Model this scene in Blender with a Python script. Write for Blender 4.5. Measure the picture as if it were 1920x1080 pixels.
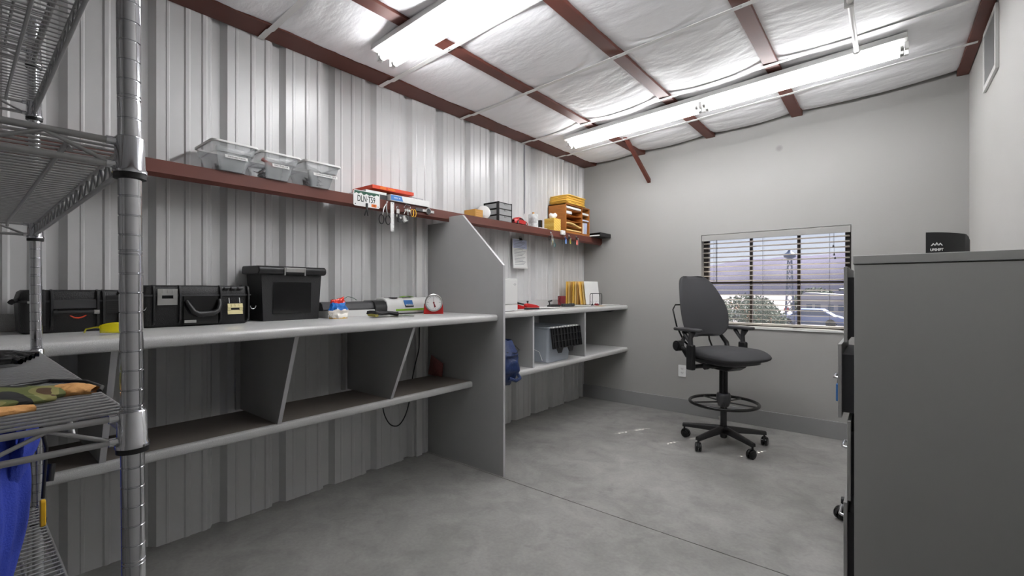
import bpy, bmesh, math, random
from mathutils import Vector, Matrix, noise
random.seed(7)
PI = math.pi
scn = bpy.context.scene
col = scn.collection
for o in list(bpy.data.objects): bpy.data.objects.remove(o)

# ------------------------------------------------------------------ camera, sky, sun, exposure
cd = bpy.data.cameras.new('camera'); cam = bpy.data.objects.new('camera', cd); col.objects.link(cam)
cam.location = (2.694, 0.0, 1.228)
cam.rotation_euler = (PI/2, 0, math.atan2(700, 857))
cd.sensor_width = 36.0; cd.lens = 857/1920*36.0; cd.shift_y = 3.5/1920; cd.clip_start = 0.02; cd.clip_end = 3000
scn.camera = cam
w = bpy.data.worlds.new('sky'); scn.world = w; w.use_nodes = True
wn = w.node_tree; bgn = wn.nodes['Background']
tc = wn.nodes.new('ShaderNodeTexCoord'); sp = wn.nodes.new('ShaderNodeSeparateXYZ'); rp = wn.nodes.new('ShaderNodeValToRGB')
wn.links.new(tc.outputs['Generated'], sp.inputs[0]); wn.links.new(sp.outputs['Z'], rp.inputs[0]); wn.links.new(rp.outputs[0], bgn.inputs[0])
rp.color_ramp.elements[0].position = 0.0; rp.color_ramp.elements[0].color = (0.86, 0.90, 1.0, 1)
rp.color_ramp.elements[1].position = 0.5; rp.color_ramp.elements[1].color = (0.42, 0.62, 1.0, 1)
bgn.inputs[1].default_value = 0.46
sd = bpy.data.lights.new('sun', 'SUN'); sun = bpy.data.objects.new('sun', sd); col.objects.link(sun)
sd.energy = 11.0; sd.angle = 0.006; sd.color = (1.0, 0.96, 0.9)
sun.rotation_euler = Vector((-0.47, -1.0, -1.315)).to_track_quat('-Z', 'Y').to_euler()
scn.view_settings.view_transform = 'Standard'; scn.view_settings.look = 'None'
scn.view_settings.gamma = 1.0; scn.view_settings.use_curve_mapping = False
scn.view_settings.exposure = 1.0

# ------------------------------------------------------------------ materials
def lin(c):
    return tuple(((v/255)/12.92 if v/255 <= 0.04045 else ((v/255+0.055)/1.055)**2.4) for v in c)
def mat(name, c, rough=0.5, metal=0.0, var=0.0, vscale=6.0, bump=0.0, bscale=60.0, alpha=1.0, emit=0.0, spec=0.5, speck=0.0, sscale=400.0, trans=0.0, stretch=(1,1,1), coat=0.0):
    m = bpy.data.materials.new(name); m.use_nodes = True; n = m.node_tree; L = n.links
    b = n.nodes['Principled BSDF']; cc = (*lin(c), 1)
    b.inputs['Base Color'].default_value = cc; b.inputs['Roughness'].default_value = rough
    b.inputs['Metallic'].default_value = metal; b.inputs['Specular IOR Level'].default_value = spec
    b.inputs['Coat Weight'].default_value = coat
    if alpha < 1: b.inputs['Alpha'].default_value = alpha
    if trans: b.inputs['Transmission Weight'].default_value = trans
    if emit: b.inputs['Emission Color'].default_value = cc; b.inputs['Emission Strength'].default_value = emit
    need = var or bump or speck
    if need:
        t = n.nodes.new('ShaderNodeTexCoord'); mp = n.nodes.new('ShaderNodeMapping'); mp.inputs['Scale'].default_value = stretch
        L.new(t.outputs['Object'], mp.inputs[0])
    src = None
    if var:
        nz = n.nodes.new('ShaderNodeTexNoise'); nz.inputs['Scale'].default_value = vscale; nz.inputs['Detail'].default_value = 6
        L.new(mp.outputs[0], nz.inputs[0])
        r = n.nodes.new('ShaderNodeMapRange'); r.inputs[1].default_value = 0.3; r.inputs[2].default_value = 0.7
        r.inputs[3].default_value = 1-var; r.inputs[4].default_value = 1+var; L.new(nz.outputs['Fac'], r.inputs[0])
        mx = n.nodes.new('ShaderNodeVectorMath'); mx.operation = 'SCALE'; mx.inputs[0].default_value = cc[:3]
        L.new(r.outputs[0], mx.inputs['Scale']); src = mx.outputs[0]
    if speck:
        nz = n.nodes.new('ShaderNodeTexNoise'); nz.inputs['Scale'].default_value = sscale; nz.inputs['Detail'].default_value = 2
        L.new(mp.outputs[0], nz.inputs[0])
        r = n.nodes.new('ShaderNodeMapRange'); r.inputs[1].default_value = 0.38; r.inputs[2].default_value = 0.62
        r.inputs[3].default_value = 1-speck; r.inputs[4].default_value = 1+speck; L.new(nz.outputs['Fac'], r.inputs[0])
        mx = n.nodes.new('ShaderNodeVectorMath'); mx.operation = 'SCALE'
        if src: L.new(src, mx.inputs[0])
        else: mx.inputs[0].default_value = cc[:3]
        L.new(r.outputs[0], mx.inputs['Scale']); src = mx.outputs[0]
    if src: L.new(src, b.inputs['Base Color'])
    if bump:
        nz = n.nodes.new('ShaderNodeTexNoise'); nz.inputs['Scale'].default_value = bscale; nz.inputs['Detail'].default_value = 4
        L.new(mp.outputs[0], nz.inputs[0])
        bp = n.nodes.new('ShaderNodeBump'); bp.inputs['Strength'].default_value = bump; bp.inputs['Distance'].default_value = 0.01
        L.new(nz.outputs['Fac'], bp.inputs['Height']); L.new(bp.outputs[0], b.inputs['Normal'])
    return m
M = {}
M['panel'] = mat('painted_steel_panel', (206,206,206), 0.34, var=0.03, vscale=2, spec=0.6)
M['drywall'] = mat('painted_drywall', (184,183,180), 0.75, var=0.025, vscale=1.6, bump=0.06, bscale=90)
M['ceilvinyl'] = mat('white_vinyl_insulation', (246,246,248), 0.55, bump=0.22, bscale=18, var=0.015, vscale=3, stretch=(1.0,2.4,1.0), spec=0.35)
M['dark'] = mat('dark_void', (40,38,36), 0.9)
M['redsteel'] = mat('red_oxide_steel', (100,54,44), 0.5, var=0.12, vscale=5, spec=0.4)
M['strap'] = mat('white_strap', (222,222,220), 0.5)
M['counter'] = mat('speckled_grey_laminate', (196,196,195), 0.3, speck=0.15, sscale=520)
M['panelgrey'] = mat('grey_melamine', (160,160,159), 0.42, var=0.03, vscale=4)
M['panelgrey_edge'] = mat('pale_edge_band', (188,188,190), 0.4)
M['base'] = mat('grey_painted_baseboard', (140,140,140), 0.5, var=0.03, vscale=5)
M['chrome'] = mat('chrome_plated_steel', (215,216,220), 0.12, 1.0, var=0.05, vscale=9)
M['wire'] = mat('plated_wire', (176,176,176), 0.38, 0.75)
M['black'] = mat('black_plastic', (30,30,31), 0.42)
M['blacktex'] = mat('textured_black_plastic', (34,34,35), 0.5, bump=0.25, bscale=220)
M['blackgloss'] = mat('glossy_black', (18,18,19), 0.18)
M['darkgrey'] = mat('dark_grey_plastic', (62,62,64), 0.45)
M['fabric'] = mat('charcoal_fabric', (70,70,72), 0.85, bump=0.35, bscale=700, speck=0.12, sscale=900, spec=0.25)
M['cab'] = mat('grey_painted_cabinet', (146,146,144), 0.42, var=0.015, vscale=3)
M['cabdark'] = mat('cabinet_inside', (48,48,50), 0.6)
M['white'] = mat('white_plastic', (226,226,224), 0.35)
M['whitemetal'] = mat('white_enamel', (214,214,212), 0.35)
M['paper'] = mat('paper', (232,232,230), 0.8)
M['paperblue'] = mat('pale_blue_paper', (200,208,232), 0.8)
M['ink'] = mat('ink', (22,24,26), 0.6)
M['inkgrey'] = mat('grey_ink', (120,122,130), 0.7)
M['tube'] = mat('lit_tube', (251,251,253), 0.4, emit=19.0)
M['silver'] = mat('brushed_silver', (190,190,188), 0.3, 1.0)
M['gold'] = mat('pale_gold_latch', (206,196,150), 0.35, 0.6)
M['green_dark'] = mat('plate_green', (38,84,66), 0.5)
M['plateink'] = mat('dark_green_ink', (16,44,34), 0.5)
M['orange'] = mat('orange_print', (226,112,30), 0.5)
M['red'] = mat('red_plastic', (186,24,24), 0.35)
M['redbox'] = mat('red_orange_box', (214,66,30), 0.45)
M['blue'] = mat('blue_print', (66,126,196), 0.5)
M['navy'] = mat('navy_nylon', (30,50,98), 0.32, bump=0.4, bscale=60)
M['bluecloth'] = mat('royal_blue_cloth', (40,62,168), 0.75, bump=0.3, bscale=300, var=0.08, vscale=12)
M['yellow'] = mat('yellow_plastic', (232,180,30), 0.4)
M['clear'] = mat('frosted_clear_plastic', (190,194,196), 0.2, alpha=0.40)
M['cleardrawer'] = mat('smoky_clear_plastic', (188,190,190), 0.3, alpha=0.62)
M['clearblue'] = mat('pale_clear_plastic', (232,240,250), 0.2, alpha=0.38)
M['yellens'] = mat('yellow_lens', (226,214,20), 0.1, alpha=0.75)
M['cardboard'] = mat('kraft_cardboard', (196,146,72), 0.75)
M['manila'] = mat('manila_envelope', (236,190,84), 0.7, var=0.06, vscale=20)
M['manila2'] = mat('manila_folder', (226,190,124), 0.75, var=0.05, vscale=14)
M['oak'] = mat('oak_veneer', (170,106,44), 0.5, var=0.14, vscale=14, stretch=(1,1,6))
M['maroon'] = mat('maroon_ceramic', (124,40,46), 0.35)
M['brick'] = mat('pink_brown_board', (150,92,90), 0.85, speck=0.2, sscale=160)
M['leather'] = mat('tan_leather', (208,154,92), 0.75, bump=0.3, bscale=60)
M['wood_pale'] = mat('particle_board', (150,118,92), 0.85)
M['bronze'] = mat('dark_bronze_frame', (40,34,32), 0.5)
M['valance'] = mat('painted_valance', (150,149,146), 0.5)
M['slat'] = mat('white_faux_wood_slat', (186,180,170), 0.5)
M['glass'] = mat('window_glass', (230,238,245), 0.02, alpha=0.07)
M['grille'] = mat('grille_metal', (150,150,150), 0.5)
M['asphalt'] = mat('pale_pavement', (118,110,114), 0.9, var=0.08, vscale=0.3)
M['hill'] = mat('hazy_hill', (98,95,110), 1.0, var=0.14, vscale=0.02, spec=0.0)
M['leaf'] = mat('leaves', (54,70,52), 0.7, var=0.35, vscale=2)
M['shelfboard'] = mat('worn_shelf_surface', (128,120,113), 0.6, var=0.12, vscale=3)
M['lime'] = mat('lime_green', (132,178,56), 0.45)
M['bldg'] = mat('pale_building', (146,144,152), 0.8)
M['bldgdark'] = mat('dark_panes', (70,80,104), 0.3)
M['eave'] = mat('eave_panel', (180,176,170), 0.6)

# camo pattern
def camo():
    m = mat('camouflage_cloth', (70,74,44), 0.85); n = m.node_tree; b = n.nodes['Principled BSDF']
    t = n.nodes.new('ShaderNodeTexCoord'); nz = n.nodes.new('ShaderNodeTexNoise'); nz.inputs['Scale'].default_value = 16; nz.inputs['Detail'].default_value = 1.5
    r = n.nodes.new('ShaderNodeValToRGB'); r.color_ramp.interpolation = 'CONSTANT'
    e = r.color_ramp.elements; e[0].position = 0; e[0].color = (0.008,0.008,0.008,1); e[1].position = 0.45; e[1].color = (*lin((92,98,50)),1)
    x = e.new(0.56); x.color = (*lin((128,124,72)),1); x = e.new(0.64); x.color = (*lin((74,50,26)),1)
    n.links.new(t.outputs['Object'], nz.inputs[0]); n.links.new(nz.outputs['Fac'], r.inputs[0]); n.links.new(r.outputs[0], b.inputs['Base Color'])
    return m
M['camo'] = camo()
# concrete floor
def concrete():
    m = bpy.data.materials.new('worn_concrete'); m.use_nodes = True; n = m.node_tree; L = n.links; b = n.nodes['Principled BSDF']
    t = n.nodes.new('ShaderNodeTexCoord')
    def nz(s, d, dist=0.0):
        q = n.nodes.new('ShaderNodeTexNoise'); q.inputs['Scale'].default_value = s; q.inputs['Detail'].default_value = d; q.inputs['Distortion'].default_value = dist
        L.new(t.outputs['Object'], q.inputs[0]); return q.outputs['Fac']
    def rng(x, a, c, lo, hi):
        r = n.nodes.new('ShaderNodeMapRange'); r.inputs[1].default_value = a; r.inputs[2].default_value = c; r.inputs[3].default_value = lo; r.inputs[4].default_value = hi
        L.new(x, r.inputs[0]); return r.outputs[0]
    def mul(a, c):
        r = n.nodes.new('ShaderNodeMath'); r.operation = 'MULTIPLY'; L.new(a, r.inputs[0]); L.new(c, r.inputs[1]); return r.outputs[0]
    v = mul(mul(rng(nz(1.1, 8, 0.6), 0.3, 0.7, 0.80, 1.16), rng(nz(4.5, 9, 1.2), 0.3, 0.7, 0.84, 1.14)), rng(nz(60, 6), 0.3, 0.7, 0.93, 1.07))
    v = mul(v, rng(nz(9, 10, 1.0), 0.34, 0.46, 0.90, 1.0))
    s = n.nodes.new('ShaderNodeVectorMath'); s.operation = 'SCALE'; s.inputs[0].default_value = lin((151,150,147)); L.new(v, s.inputs['Scale'])
    L.new(s.outputs[0], b.inputs['Base Color']); L.new(rng(nz(3, 6), 0.3, 0.7, 0.34, 0.6), b.inputs['Roughness'])
    bp = n.nodes.new('ShaderNodeBump'); bp.inputs['Strength'].default_value = 0.15; bp.inputs['Distance'].default_value = 0.004
    L.new(nz(25, 8), bp.inputs['Height']); L.new(bp.outputs[0], b.inputs['Normal'])
    return m
M['floor'] = concrete()

# ------------------------------------------------------------------ mesh builder
class MB:
    def __init__(s): s.v = []; s.f = []; s.m = []; s.mi = 0
    def add(s, vs, fs):
        o = len(s.v); s.v += [Vector(p) for p in vs]; s.f += [[i+o for i in f] for f in fs]; s.m += [s.mi]*len(fs); return s
    def xf(s, start, mtx):
        for i in range(start, len(s.v)): s.v[i] = mtx @ s.v[i]
        return s
    def box(s, x0, x1, y0, y1, z0, z1):
        return s.add([(x0,y0,z0),(x1,y0,z0),(x1,y1,z0),(x0,y1,z0),(x0,y0,z1),(x1,y0,z1),(x1,y1,z1),(x0,y1,z1)],
            [(0,3,2,1),(4,5,6,7),(0,1,5,4),(1,2,6,5),(2,3,7,6),(3,0,4,7)])
    def cbox(s, c, d, rz=0, rx=0, ry=0):
        k = len(s.v); s.box(-d[0]/2, d[0]/2, -d[1]/2, d[1]/2, -d[2]/2, d[2]/2)
        return s.xf(k, Matrix.Translation(c) @ Matrix.Rotation(rz,4,'Z') @ Matrix.Rotation(ry,4,'Y') @ Matrix.Rotation(rx,4,'X'))
    def frust(s, x0, x1, y0, y1, z0, X0, X1, Y0, Y1, z1):
        return s.add([(x0,y0,z0),(x1,y0,z0),(x1,y1,z0),(x0,y1,z0),(X0,Y0,z1),(X1,Y0,z1),(X1,Y1,z1),(X0,Y1,z1)],
            [(0,3,2,1),(4,5,6,7),(0,1,5,4),(1,2,6,5),(2,3,7,6),(3,0,4,7)])
    def prism(s, poly, axis, a, b):
        n = len(poly)
        def P(p, t): return {'x': (t,p[0],p[1]), 'y': (p[0],t,p[1]), 'z': (p[0],p[1],t)}[axis]
        return s.add([P(p,a) for p in poly]+[P(p,b) for p in poly], [tuple(range(n))[::-1], tuple(range(n,2*n))]+[(i,(i+1)%n,n+(i+1)%n,n+i) for i in range(n)])
    def tube(s, pts, r, seg=8, closed=False, cap=True):
        seg = max(seg, 8)
        pts = [Vector(p) for p in pts]; n = len(pts); R = r if isinstance(r, (list,tuple)) else [r]*n
        vs = []; up = None
        for i, p in enumerate(pts):
            a = pts[i-1] if (i or closed) else p; b = pts[(i+1)%n] if (i < n-1 or closed) else p
            d = (b-a).normalized()
            if up is None: up = Vector((0,0,1)) if abs(d.z) < 0.9 else Vector((1,0,0))
            u = (up - d*up.dot(d)).normalized(); up = u; v = d.cross(u)
            vs += [p + (u*math.cos(2*PI*k/seg)+v*math.sin(2*PI*k/seg))*R[i] for k in range(seg)]
        fs = []
        for i in range(n if closed else n-1):
            j = (i+1) % n
            fs += [(i*seg+k, i*seg+(k+1)%seg, j*seg+(k+1)%seg, j*seg+k) for k in range(seg)]
        if cap and not closed: fs += [tuple(range(seg))[::-1], tuple((n-1)*seg+k for k in range(seg))]
        return s.add(vs, fs)
    def lathe(s, prof, c=(0,0,0), seg=24, axis=(0,0,1)):
        q = Vector((0,0,1)).rotation_difference(Vector(axis)); c = Vector(c); n = len(prof); vs = []
        for r, z in prof: vs += [c + q @ Vector((max(r,1e-5)*math.cos(2*PI*k/seg), max(r,1e-5)*math.sin(2*PI*k/seg), z)) for k in range(seg)]
        fs = [(i*seg+k, i*seg+(k+1)%seg, (i+1)*seg+(k+1)%seg, (i+1)*seg+k) for i in range(n-1) for k in range(seg)]
        fs += [tuple(range(seg))[::-1], tuple((n-1)*seg+k for k in range(seg))]
        return s.add(vs, fs)
    def cyl(s, c, r, h, seg=24, axis=(0,0,1)): return s.lathe([(r,0),(r,h)], c, seg, axis)
    def grid(s, fn, nu, nv, flip=False, wrapu=False):
        vs = [fn(i/(nu if wrapu else nu-1), j/(nv-1)) for j in range(nv) for i in range(nu)]
        fs = []
        for j in range(nv-1):
            for i in range(nu if wrapu else nu-1):
                q = (j*nu+i, j*nu+(i+1)%nu, (j+1)*nu+(i+1)%nu, (j+1)*nu+i); fs.append(q[::-1] if flip else q)
        return s.add(vs, fs)
    def build(s, name, m, parent=None, w=False, bevel=0, bseg=2, smooth=47, sub=0, solid=0, org=None):
        me = bpy.data.meshes.new(name)
        o = Vector((0,0,0))
        if parent is not None and w: o = Vector(parent.location)
        if org is not None: o = Vector(org)
        me.from_pydata([tuple(v-o) for v in s.v], [], s.f)
        ms = m if isinstance(m, (list,tuple)) else [m]
        for k in ms: me.materials.append(M[k] if isinstance(k, str) else k)
        for p, i in zip(me.polygons, s.m): p.material_index = min(i, len(ms)-1)
        me.update()
        ob = bpy.data.objects.new(name, me); col.objects.link(ob)
        if org is not None: ob.location = org
        if parent is not None: ob.parent = parent
        if smooth:
            for p in me.polygons: p.use_smooth = True
            me.set_sharp_from_angle(angle=math.radians(smooth))
        if solid:
            md = ob.modifiers.new('solid', 'SOLIDIFY'); md.thickness = solid; md.offset = 0
        if bevel:
            md = ob.modifiers.new('bevel', 'BEVEL'); md.width = bevel; md.segments = bseg; md.limit_method = 'ANGLE'; md.angle_limit = math.radians(40)
            if smooth: 
                for p in me.polygons: p.use_smooth = True
                md.harden_normals = True
        if sub:
            md = ob.modifiers.new('sub', 'SUBSURF'); md.levels = sub; md.render_levels = sub
        return ob
def rrect(w_, h_, r, n=5, cx=0, cy=0):
    out = []
    for (sx, sy, a0) in ((1,1,0),(-1,1,90),(-1,-1,180),(1,-1,270)):
        for k in range(n+1):
            a = math.radians(a0+90*k/n); out.append((cx+sx*(w_/2-r)+r*math.cos(a), cy+sy*(h_/2-r)+r*math.sin(a)))
    return out
def thing(name, label, cat, loc=(0,0,0), rz=0, group=None):
    o = bpy.data.objects.new(name, None); col.objects.link(o); o.location = loc; o.rotation_euler = (0,0,rz); o.empty_display_size = 0.05
    o['label'] = label; o['category'] = cat
    if group: o['group'] = group
    return o
def tag(o, label, cat, group=None):
    o['label'] = label; o['category'] = cat
    if group: o['group'] = group
    return o
def struct(o): o['kind'] = 'structure'; return o
def copy_thing(src, loc, rz=None, label=None, group=None):
    r = src.copy(); col.objects.link(r); r.location = loc
    if rz is not None: r.rotation_euler = (0,0,rz)
    if label: r['label'] = label
    if group: r['group'] = group
    for ch in list(src.children):
        c = ch.copy(); col.objects.link(c); c.parent = r
        for g in list(ch.children):
            d = g.copy(); col.objects.link(d); d.parent = c
    return r
FX = Matrix(((0,0,1),(1,0,0),(0,1,0)))      # text facing +x
FMY = Matrix(((1,0,0),(0,0,-1),(0,1,0)))    # text facing -y
def text(name, s, size, loc, m, parent, R=FX, w=False, ext=0.0003, sx=1.0, bold=0.0):
    cu = bpy.data.curves.new('t', 'FONT'); cu.body = s; cu.size = size; cu.align_x = 'CENTER'; cu.align_y = 'CENTER'; cu.extrude = ext; cu.offset = bold; cu.resolution_u = 3
    t = bpy.data.objects.new('t', cu); col.objects.link(t)
    dg = bpy.context.evaluated_depsgraph_get(); me = bpy.data.meshes.new_from_object(t.evaluated_get(dg))
    bpy.data.objects.remove(t)
    o = Vector(parent.location) if (w and parent is not None) else Vector((0,0,0))
    for v in me.vertices: v.co = R @ Vector((v.co.x*sx, v.co.y, v.co.z)) + Vector(loc) - o
    me.name = name; me.materials.clear(); me.materials.append(M[m])
    ob = bpy.data.objects.new(name, me); col.objects.link(ob); ob.parent = parent
    return ob

RX = 3.16; BY = 4.61; FY = -2.4     # right wall, window wall, wall behind the camera
def zp(x): return 2.617 + 0.05*x    # underside of the roof purlins
# ------------------------------------------------------------------ setting
b = MB(); JY = 2.272
b.box(-0.2, RX+0.15, FY-0.15, JY-0.003, -0.12, 0); b.box(-0.2, RX+0.15, JY+0.003, BY+0.15, -0.12, 0); b.box(-0.2, RX+0.15, JY-0.003, JY+0.003, -0.12, -0.012)
struct(b.build('floor', 'floor', smooth=0))
# ribbed steel wall
b = MB(); P = 0.3048; prof = []
rel = [(-0.068,0),(-0.050,-0.036),(-0.013,-0.036),(0.011,0),(0.048,0),(0.052,0.003),(0.060,0.003),(0.064,0),(0.122,0),(0.129,0.006),(0.143,0.006),(0.150,0),(0.196,0),(0.203,0.006),(0.217,0.006),(0.224,0)]
for k in range(-12, 13):
    for dy, dx in rel:
        y = 0.909 + P*k + dy
        if FY-0.1 < y < BY: prof.append((dx, y))
prof = [(0, FY-0.1)] + prof + [(0, BY)]
b.add([(x,y,0) for x,y in prof]+[(x,y,2.98) for x,y in prof], [(i, i+1, len(prof)+i+1, len(prof)+i) for i in range(len(prof)-1)])
b.mi = 1; b.box(-0.16, -0.055, FY-0.15, BY+0.15, 0, 3.1)
struct(b.build('wall_left', ['panel','dark'], smooth=0))
# window wall
WX0, WX1, WZ0, WZ1 = 1.307, 2.48, 0.885, 1.758
b = MB(); T = 0.15
b.box(0.0, WX0, BY, BY+T, 0, 3.1); b.box(WX1, RX+0.15, BY, BY+T, 0, 3.1); b.box(WX0, WX1, BY, BY+T, 0, WZ0); b.box(WX0, WX1, BY, BY+T, WZ1, 3.1)
wb = struct(b.build('wall_back', 'drywall', smooth=0))
m = mat('dimmed_drywall_spot', (157,156,153), 0.75, bump=0.06, bscale=90); M['drywall_spot'] = m   # a smudge, on drywall colour darkened to offset the lamp light here
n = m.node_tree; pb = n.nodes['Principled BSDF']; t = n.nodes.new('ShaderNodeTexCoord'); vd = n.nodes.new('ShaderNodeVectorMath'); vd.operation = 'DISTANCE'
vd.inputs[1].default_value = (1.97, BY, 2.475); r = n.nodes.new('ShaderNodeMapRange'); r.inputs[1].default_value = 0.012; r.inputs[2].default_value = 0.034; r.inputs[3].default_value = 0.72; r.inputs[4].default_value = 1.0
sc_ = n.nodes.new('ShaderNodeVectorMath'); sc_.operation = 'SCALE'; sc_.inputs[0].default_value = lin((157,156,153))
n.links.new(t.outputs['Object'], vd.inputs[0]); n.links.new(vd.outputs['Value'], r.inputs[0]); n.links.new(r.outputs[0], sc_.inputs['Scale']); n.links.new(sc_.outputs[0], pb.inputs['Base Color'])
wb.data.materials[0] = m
b = MB(); b.box(RX, RX+0.15, FY-0.15, BY+0.15, 0, 3.1); struct(b.build('wall_right', 'drywall', smooth=0))
b = MB(); b.box(-0.05, RX, FY-0.15, FY, 0, 3.1); struct(b.build('wall_front', 'drywall', smooth=0))
b = MB(); b.box(0.0, RX, BY-0.018, BY, 0, 0.144); struct(b.build('baseboard_back', 'base', bevel=0.003))
b = MB(); b.box(RX-0.018, RX, FY, BY-0.02, 0, 0.144); struct(b.build('baseboard_right', 'base', bevel=0.003))
# ceiling: vinyl-faced insulation, pillowing between purlins and straps, dark deck above
PX = [0.70, 1.395, 2.105, 3.125]; PW = 0.082
SY = [-2.2, -1.45, -0.55, 0.31, 1.08, 1.854, 2.622, 3.43, 4.03]
def zceil(x, y):
    xs = [0.12] + PX; i = 0
    while i < len(xs)-2 and x > xs[i+1]: i += 1
    u = min(max((x-xs[i])/(xs[i+1]-xs[i]), 0), 1)
    ys = [FY] + SY + [BY]; j = 0
    while j < len(ys)-2 and y > ys[j+1]: j += 1
    v = min(max((y-ys[j])/(ys[j+1]-ys[j]), 0), 1)
    bu = math.sin(PI*u)**0.45; bv = math.sin(PI*v)**0.6
    z = zp(x) + 0.032*(1-bu) + 0.004 - bu*bv*0.014
    q = noise.noise(Vector((x*2.3+i*9, y*7.5+j*3, i*5.1+j)))
    q2 = noise.noise(Vector((x*6+y*9, y*24-x*7, 3.3+i)))
    e = 0.35+0.65*(abs(u-0.5)*2)**2
    z += (abs(q)-0.2)*-0.016*bu*e + (0.5-abs(q2))*0.007*bu*e*e + 0.003*noise.noise(Vector((x*11, y*30, 1)))*bu*e
    if y > 4.45: z += 0.02*(y-4.45)/0.15
    return z
b = MB(); X0, X1, Y0, Y1 = 0.10, RX-0.005, 0.0, BY-0.022
b.grid(lambda u, v: (X0+(X1-X0)*u, Y0+(Y1-Y0)*v, zceil(X0+(X1-X0)*u, Y0+(Y1-Y0)*v)), 230, 360, flip=True)
b.grid(lambda u, v: (X0+(X1-X0)*u, FY+(Y0-FY)*v, zceil(X0+(X1-X0)*u, FY+(Y0-FY)*v)), 90, 70, flip=True)
b.mi = 1; b.box(-0.16, RX+0.15, FY-0.15, BY+0.15, 3.1, 3.2)
struct(b.build('ceiling', ['ceilvinyl','dark'], smooth=60))
# vertical corner trim beside the divider
b = MB(); b.box(0.006, 0.026, 2.160, 2.212, 0, 1.79); struct(b.build('trim_1', 'white', bevel=0.003))

# roof steel
def steel(name, polys, y0, y1, label, cat, group=None):
    b = MB()
    for p in polys: b.prism(p, 'y', y0, y1)
    return tag(b.build(name, 'redsteel', org=(polys[0][0][0], y0, polys[0][0][1]), bevel=0.002, bseg=1), label, cat, group)
steel('eave_beam', [[(0.004,2.629),(0.165,2.632),(0.165,2.648),(0.172,2.648),(0.172,2.84),(0.004,2.84)]], FY+0.01, BY-0.005, 'long red-brown steel eave beam along the top of the ribbed wall', 'steel beam')
plab = ['first red-brown roof purlin out from the ribbed steel wall', 'second red-brown roof purlin from the ribbed wall, near the ceiling centre', 'third red-brown roof purlin from the ribbed wall, right of centre', 'red-brown purlin tight against the right-hand white wall']
for x, lb in zip(PX, plab):
    wd = PW if x < 3 else 0.062
    steel('roof_purlin', [[(x-wd/2, zp(x)), (x+wd/2, zp(x)), (x+wd/2, zp(x)+0.2), (x-wd/2, zp(x)+0.2)]], FY+0.01, BY-0.004, lb, 'purlin', 'roof purlins')
slab = {1.08: 'white ceiling strap nearest the camera, ending on the eave beam left of the near lamp',
 1.854: 'white ceiling strap running right beside the near tube light', 2.622: 'white ceiling strap midway between the two tube lights',
 3.43: 'white ceiling strap just in front of the far tube light', 4.03: 'white ceiling strap behind the far tube light, closest to the window wall'}
for y in SY:
    if y not in slab: continue
    b = MB(); pts = []
    N = 90
    for k in range(N+1):
        x = 0.145+(RX-0.02-0.145)*k/N; pts.append((x, min(zp(x)-0.003, 9)))
    pts = [(0.0+0.008, 2.622),(0.06,2.6245),(0.12, 2.6275)] + pts
    V = []; 
    for x, z in pts: V += [(x, y-0.016, z), (x, y+0.016, z), (x, y+0.016, z-0.0022), (x, y-0.016, z-0.0022)]
    F = []
    for k in range(len(pts)-1):
        a = k*4; c = a+4
        for q in range(4): F.append((a+q, a+(q+1)%4, c+(q+1)%4, c+q))
    b.add(V, F); b.mi = 1
    for x in PX[:3]: b.cyl((x, y, zp(x)-0.0085), 0.006, 0.004, 8)
    tag(b.build('ceiling_strap', ['strap','silver'], org=(0, y, 2.62)), slab[y], 'strap', 'ceiling straps')
# knee brace
b = MB(); b.prism([(4.02,2.675),(4.075,2.675),(4.605,2.385),(4.605,2.345)], 'x', 0.765, 0.80)
tag(b.build('knee_brace', 'redsteel', org=(0.78,4.6,2.35), bevel=0.002, bseg=1), 'short slanting red-brown brace from a purlin down to the window wall', 'brace')
# wall girt used as a ledge
GX = 0.232
b = MB(); b.prism([(0.002,1.800),(GX-0.003,1.800),(GX,1.797),(GX,1.742),(GX-0.018,1.725),(GX-0.021,1.729),(GX-0.006,1.744),(GX-0.006,1.793),(0.002,1.793)], 'y', FY+0.01, BY-0.002)
gt = tag(b.build('wall_girt', 'redsteel', org=(0,0,1.73), smooth=0), 'long horizontal red-brown steel girt used as a ledge on the ribbed wall', 'steel girt')
# conduit
b = MB(); b.tube([(2.53,-1.5,2.692),(2.545,1.2,2.692),(2.556,3.42,2.697),(2.556,3.50,2.700),(2.556,3.532,2.700)], 0.013, 12); b.mi = 1
b.cyl((2.556,3.525,2.698), 0.02, 0.004, 12, (0,1,0))
for yy in (1.4,2.9): b.box(2.53,2.57,yy-0.01,yy+0.01,2.676,2.72)
tag(b.build('conduit_pipe', ['whitemetal','silver'], org=(2.55,3.6,2.7)), 'white conduit pipe on the ceiling running to the far tube light', 'pipe')

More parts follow.
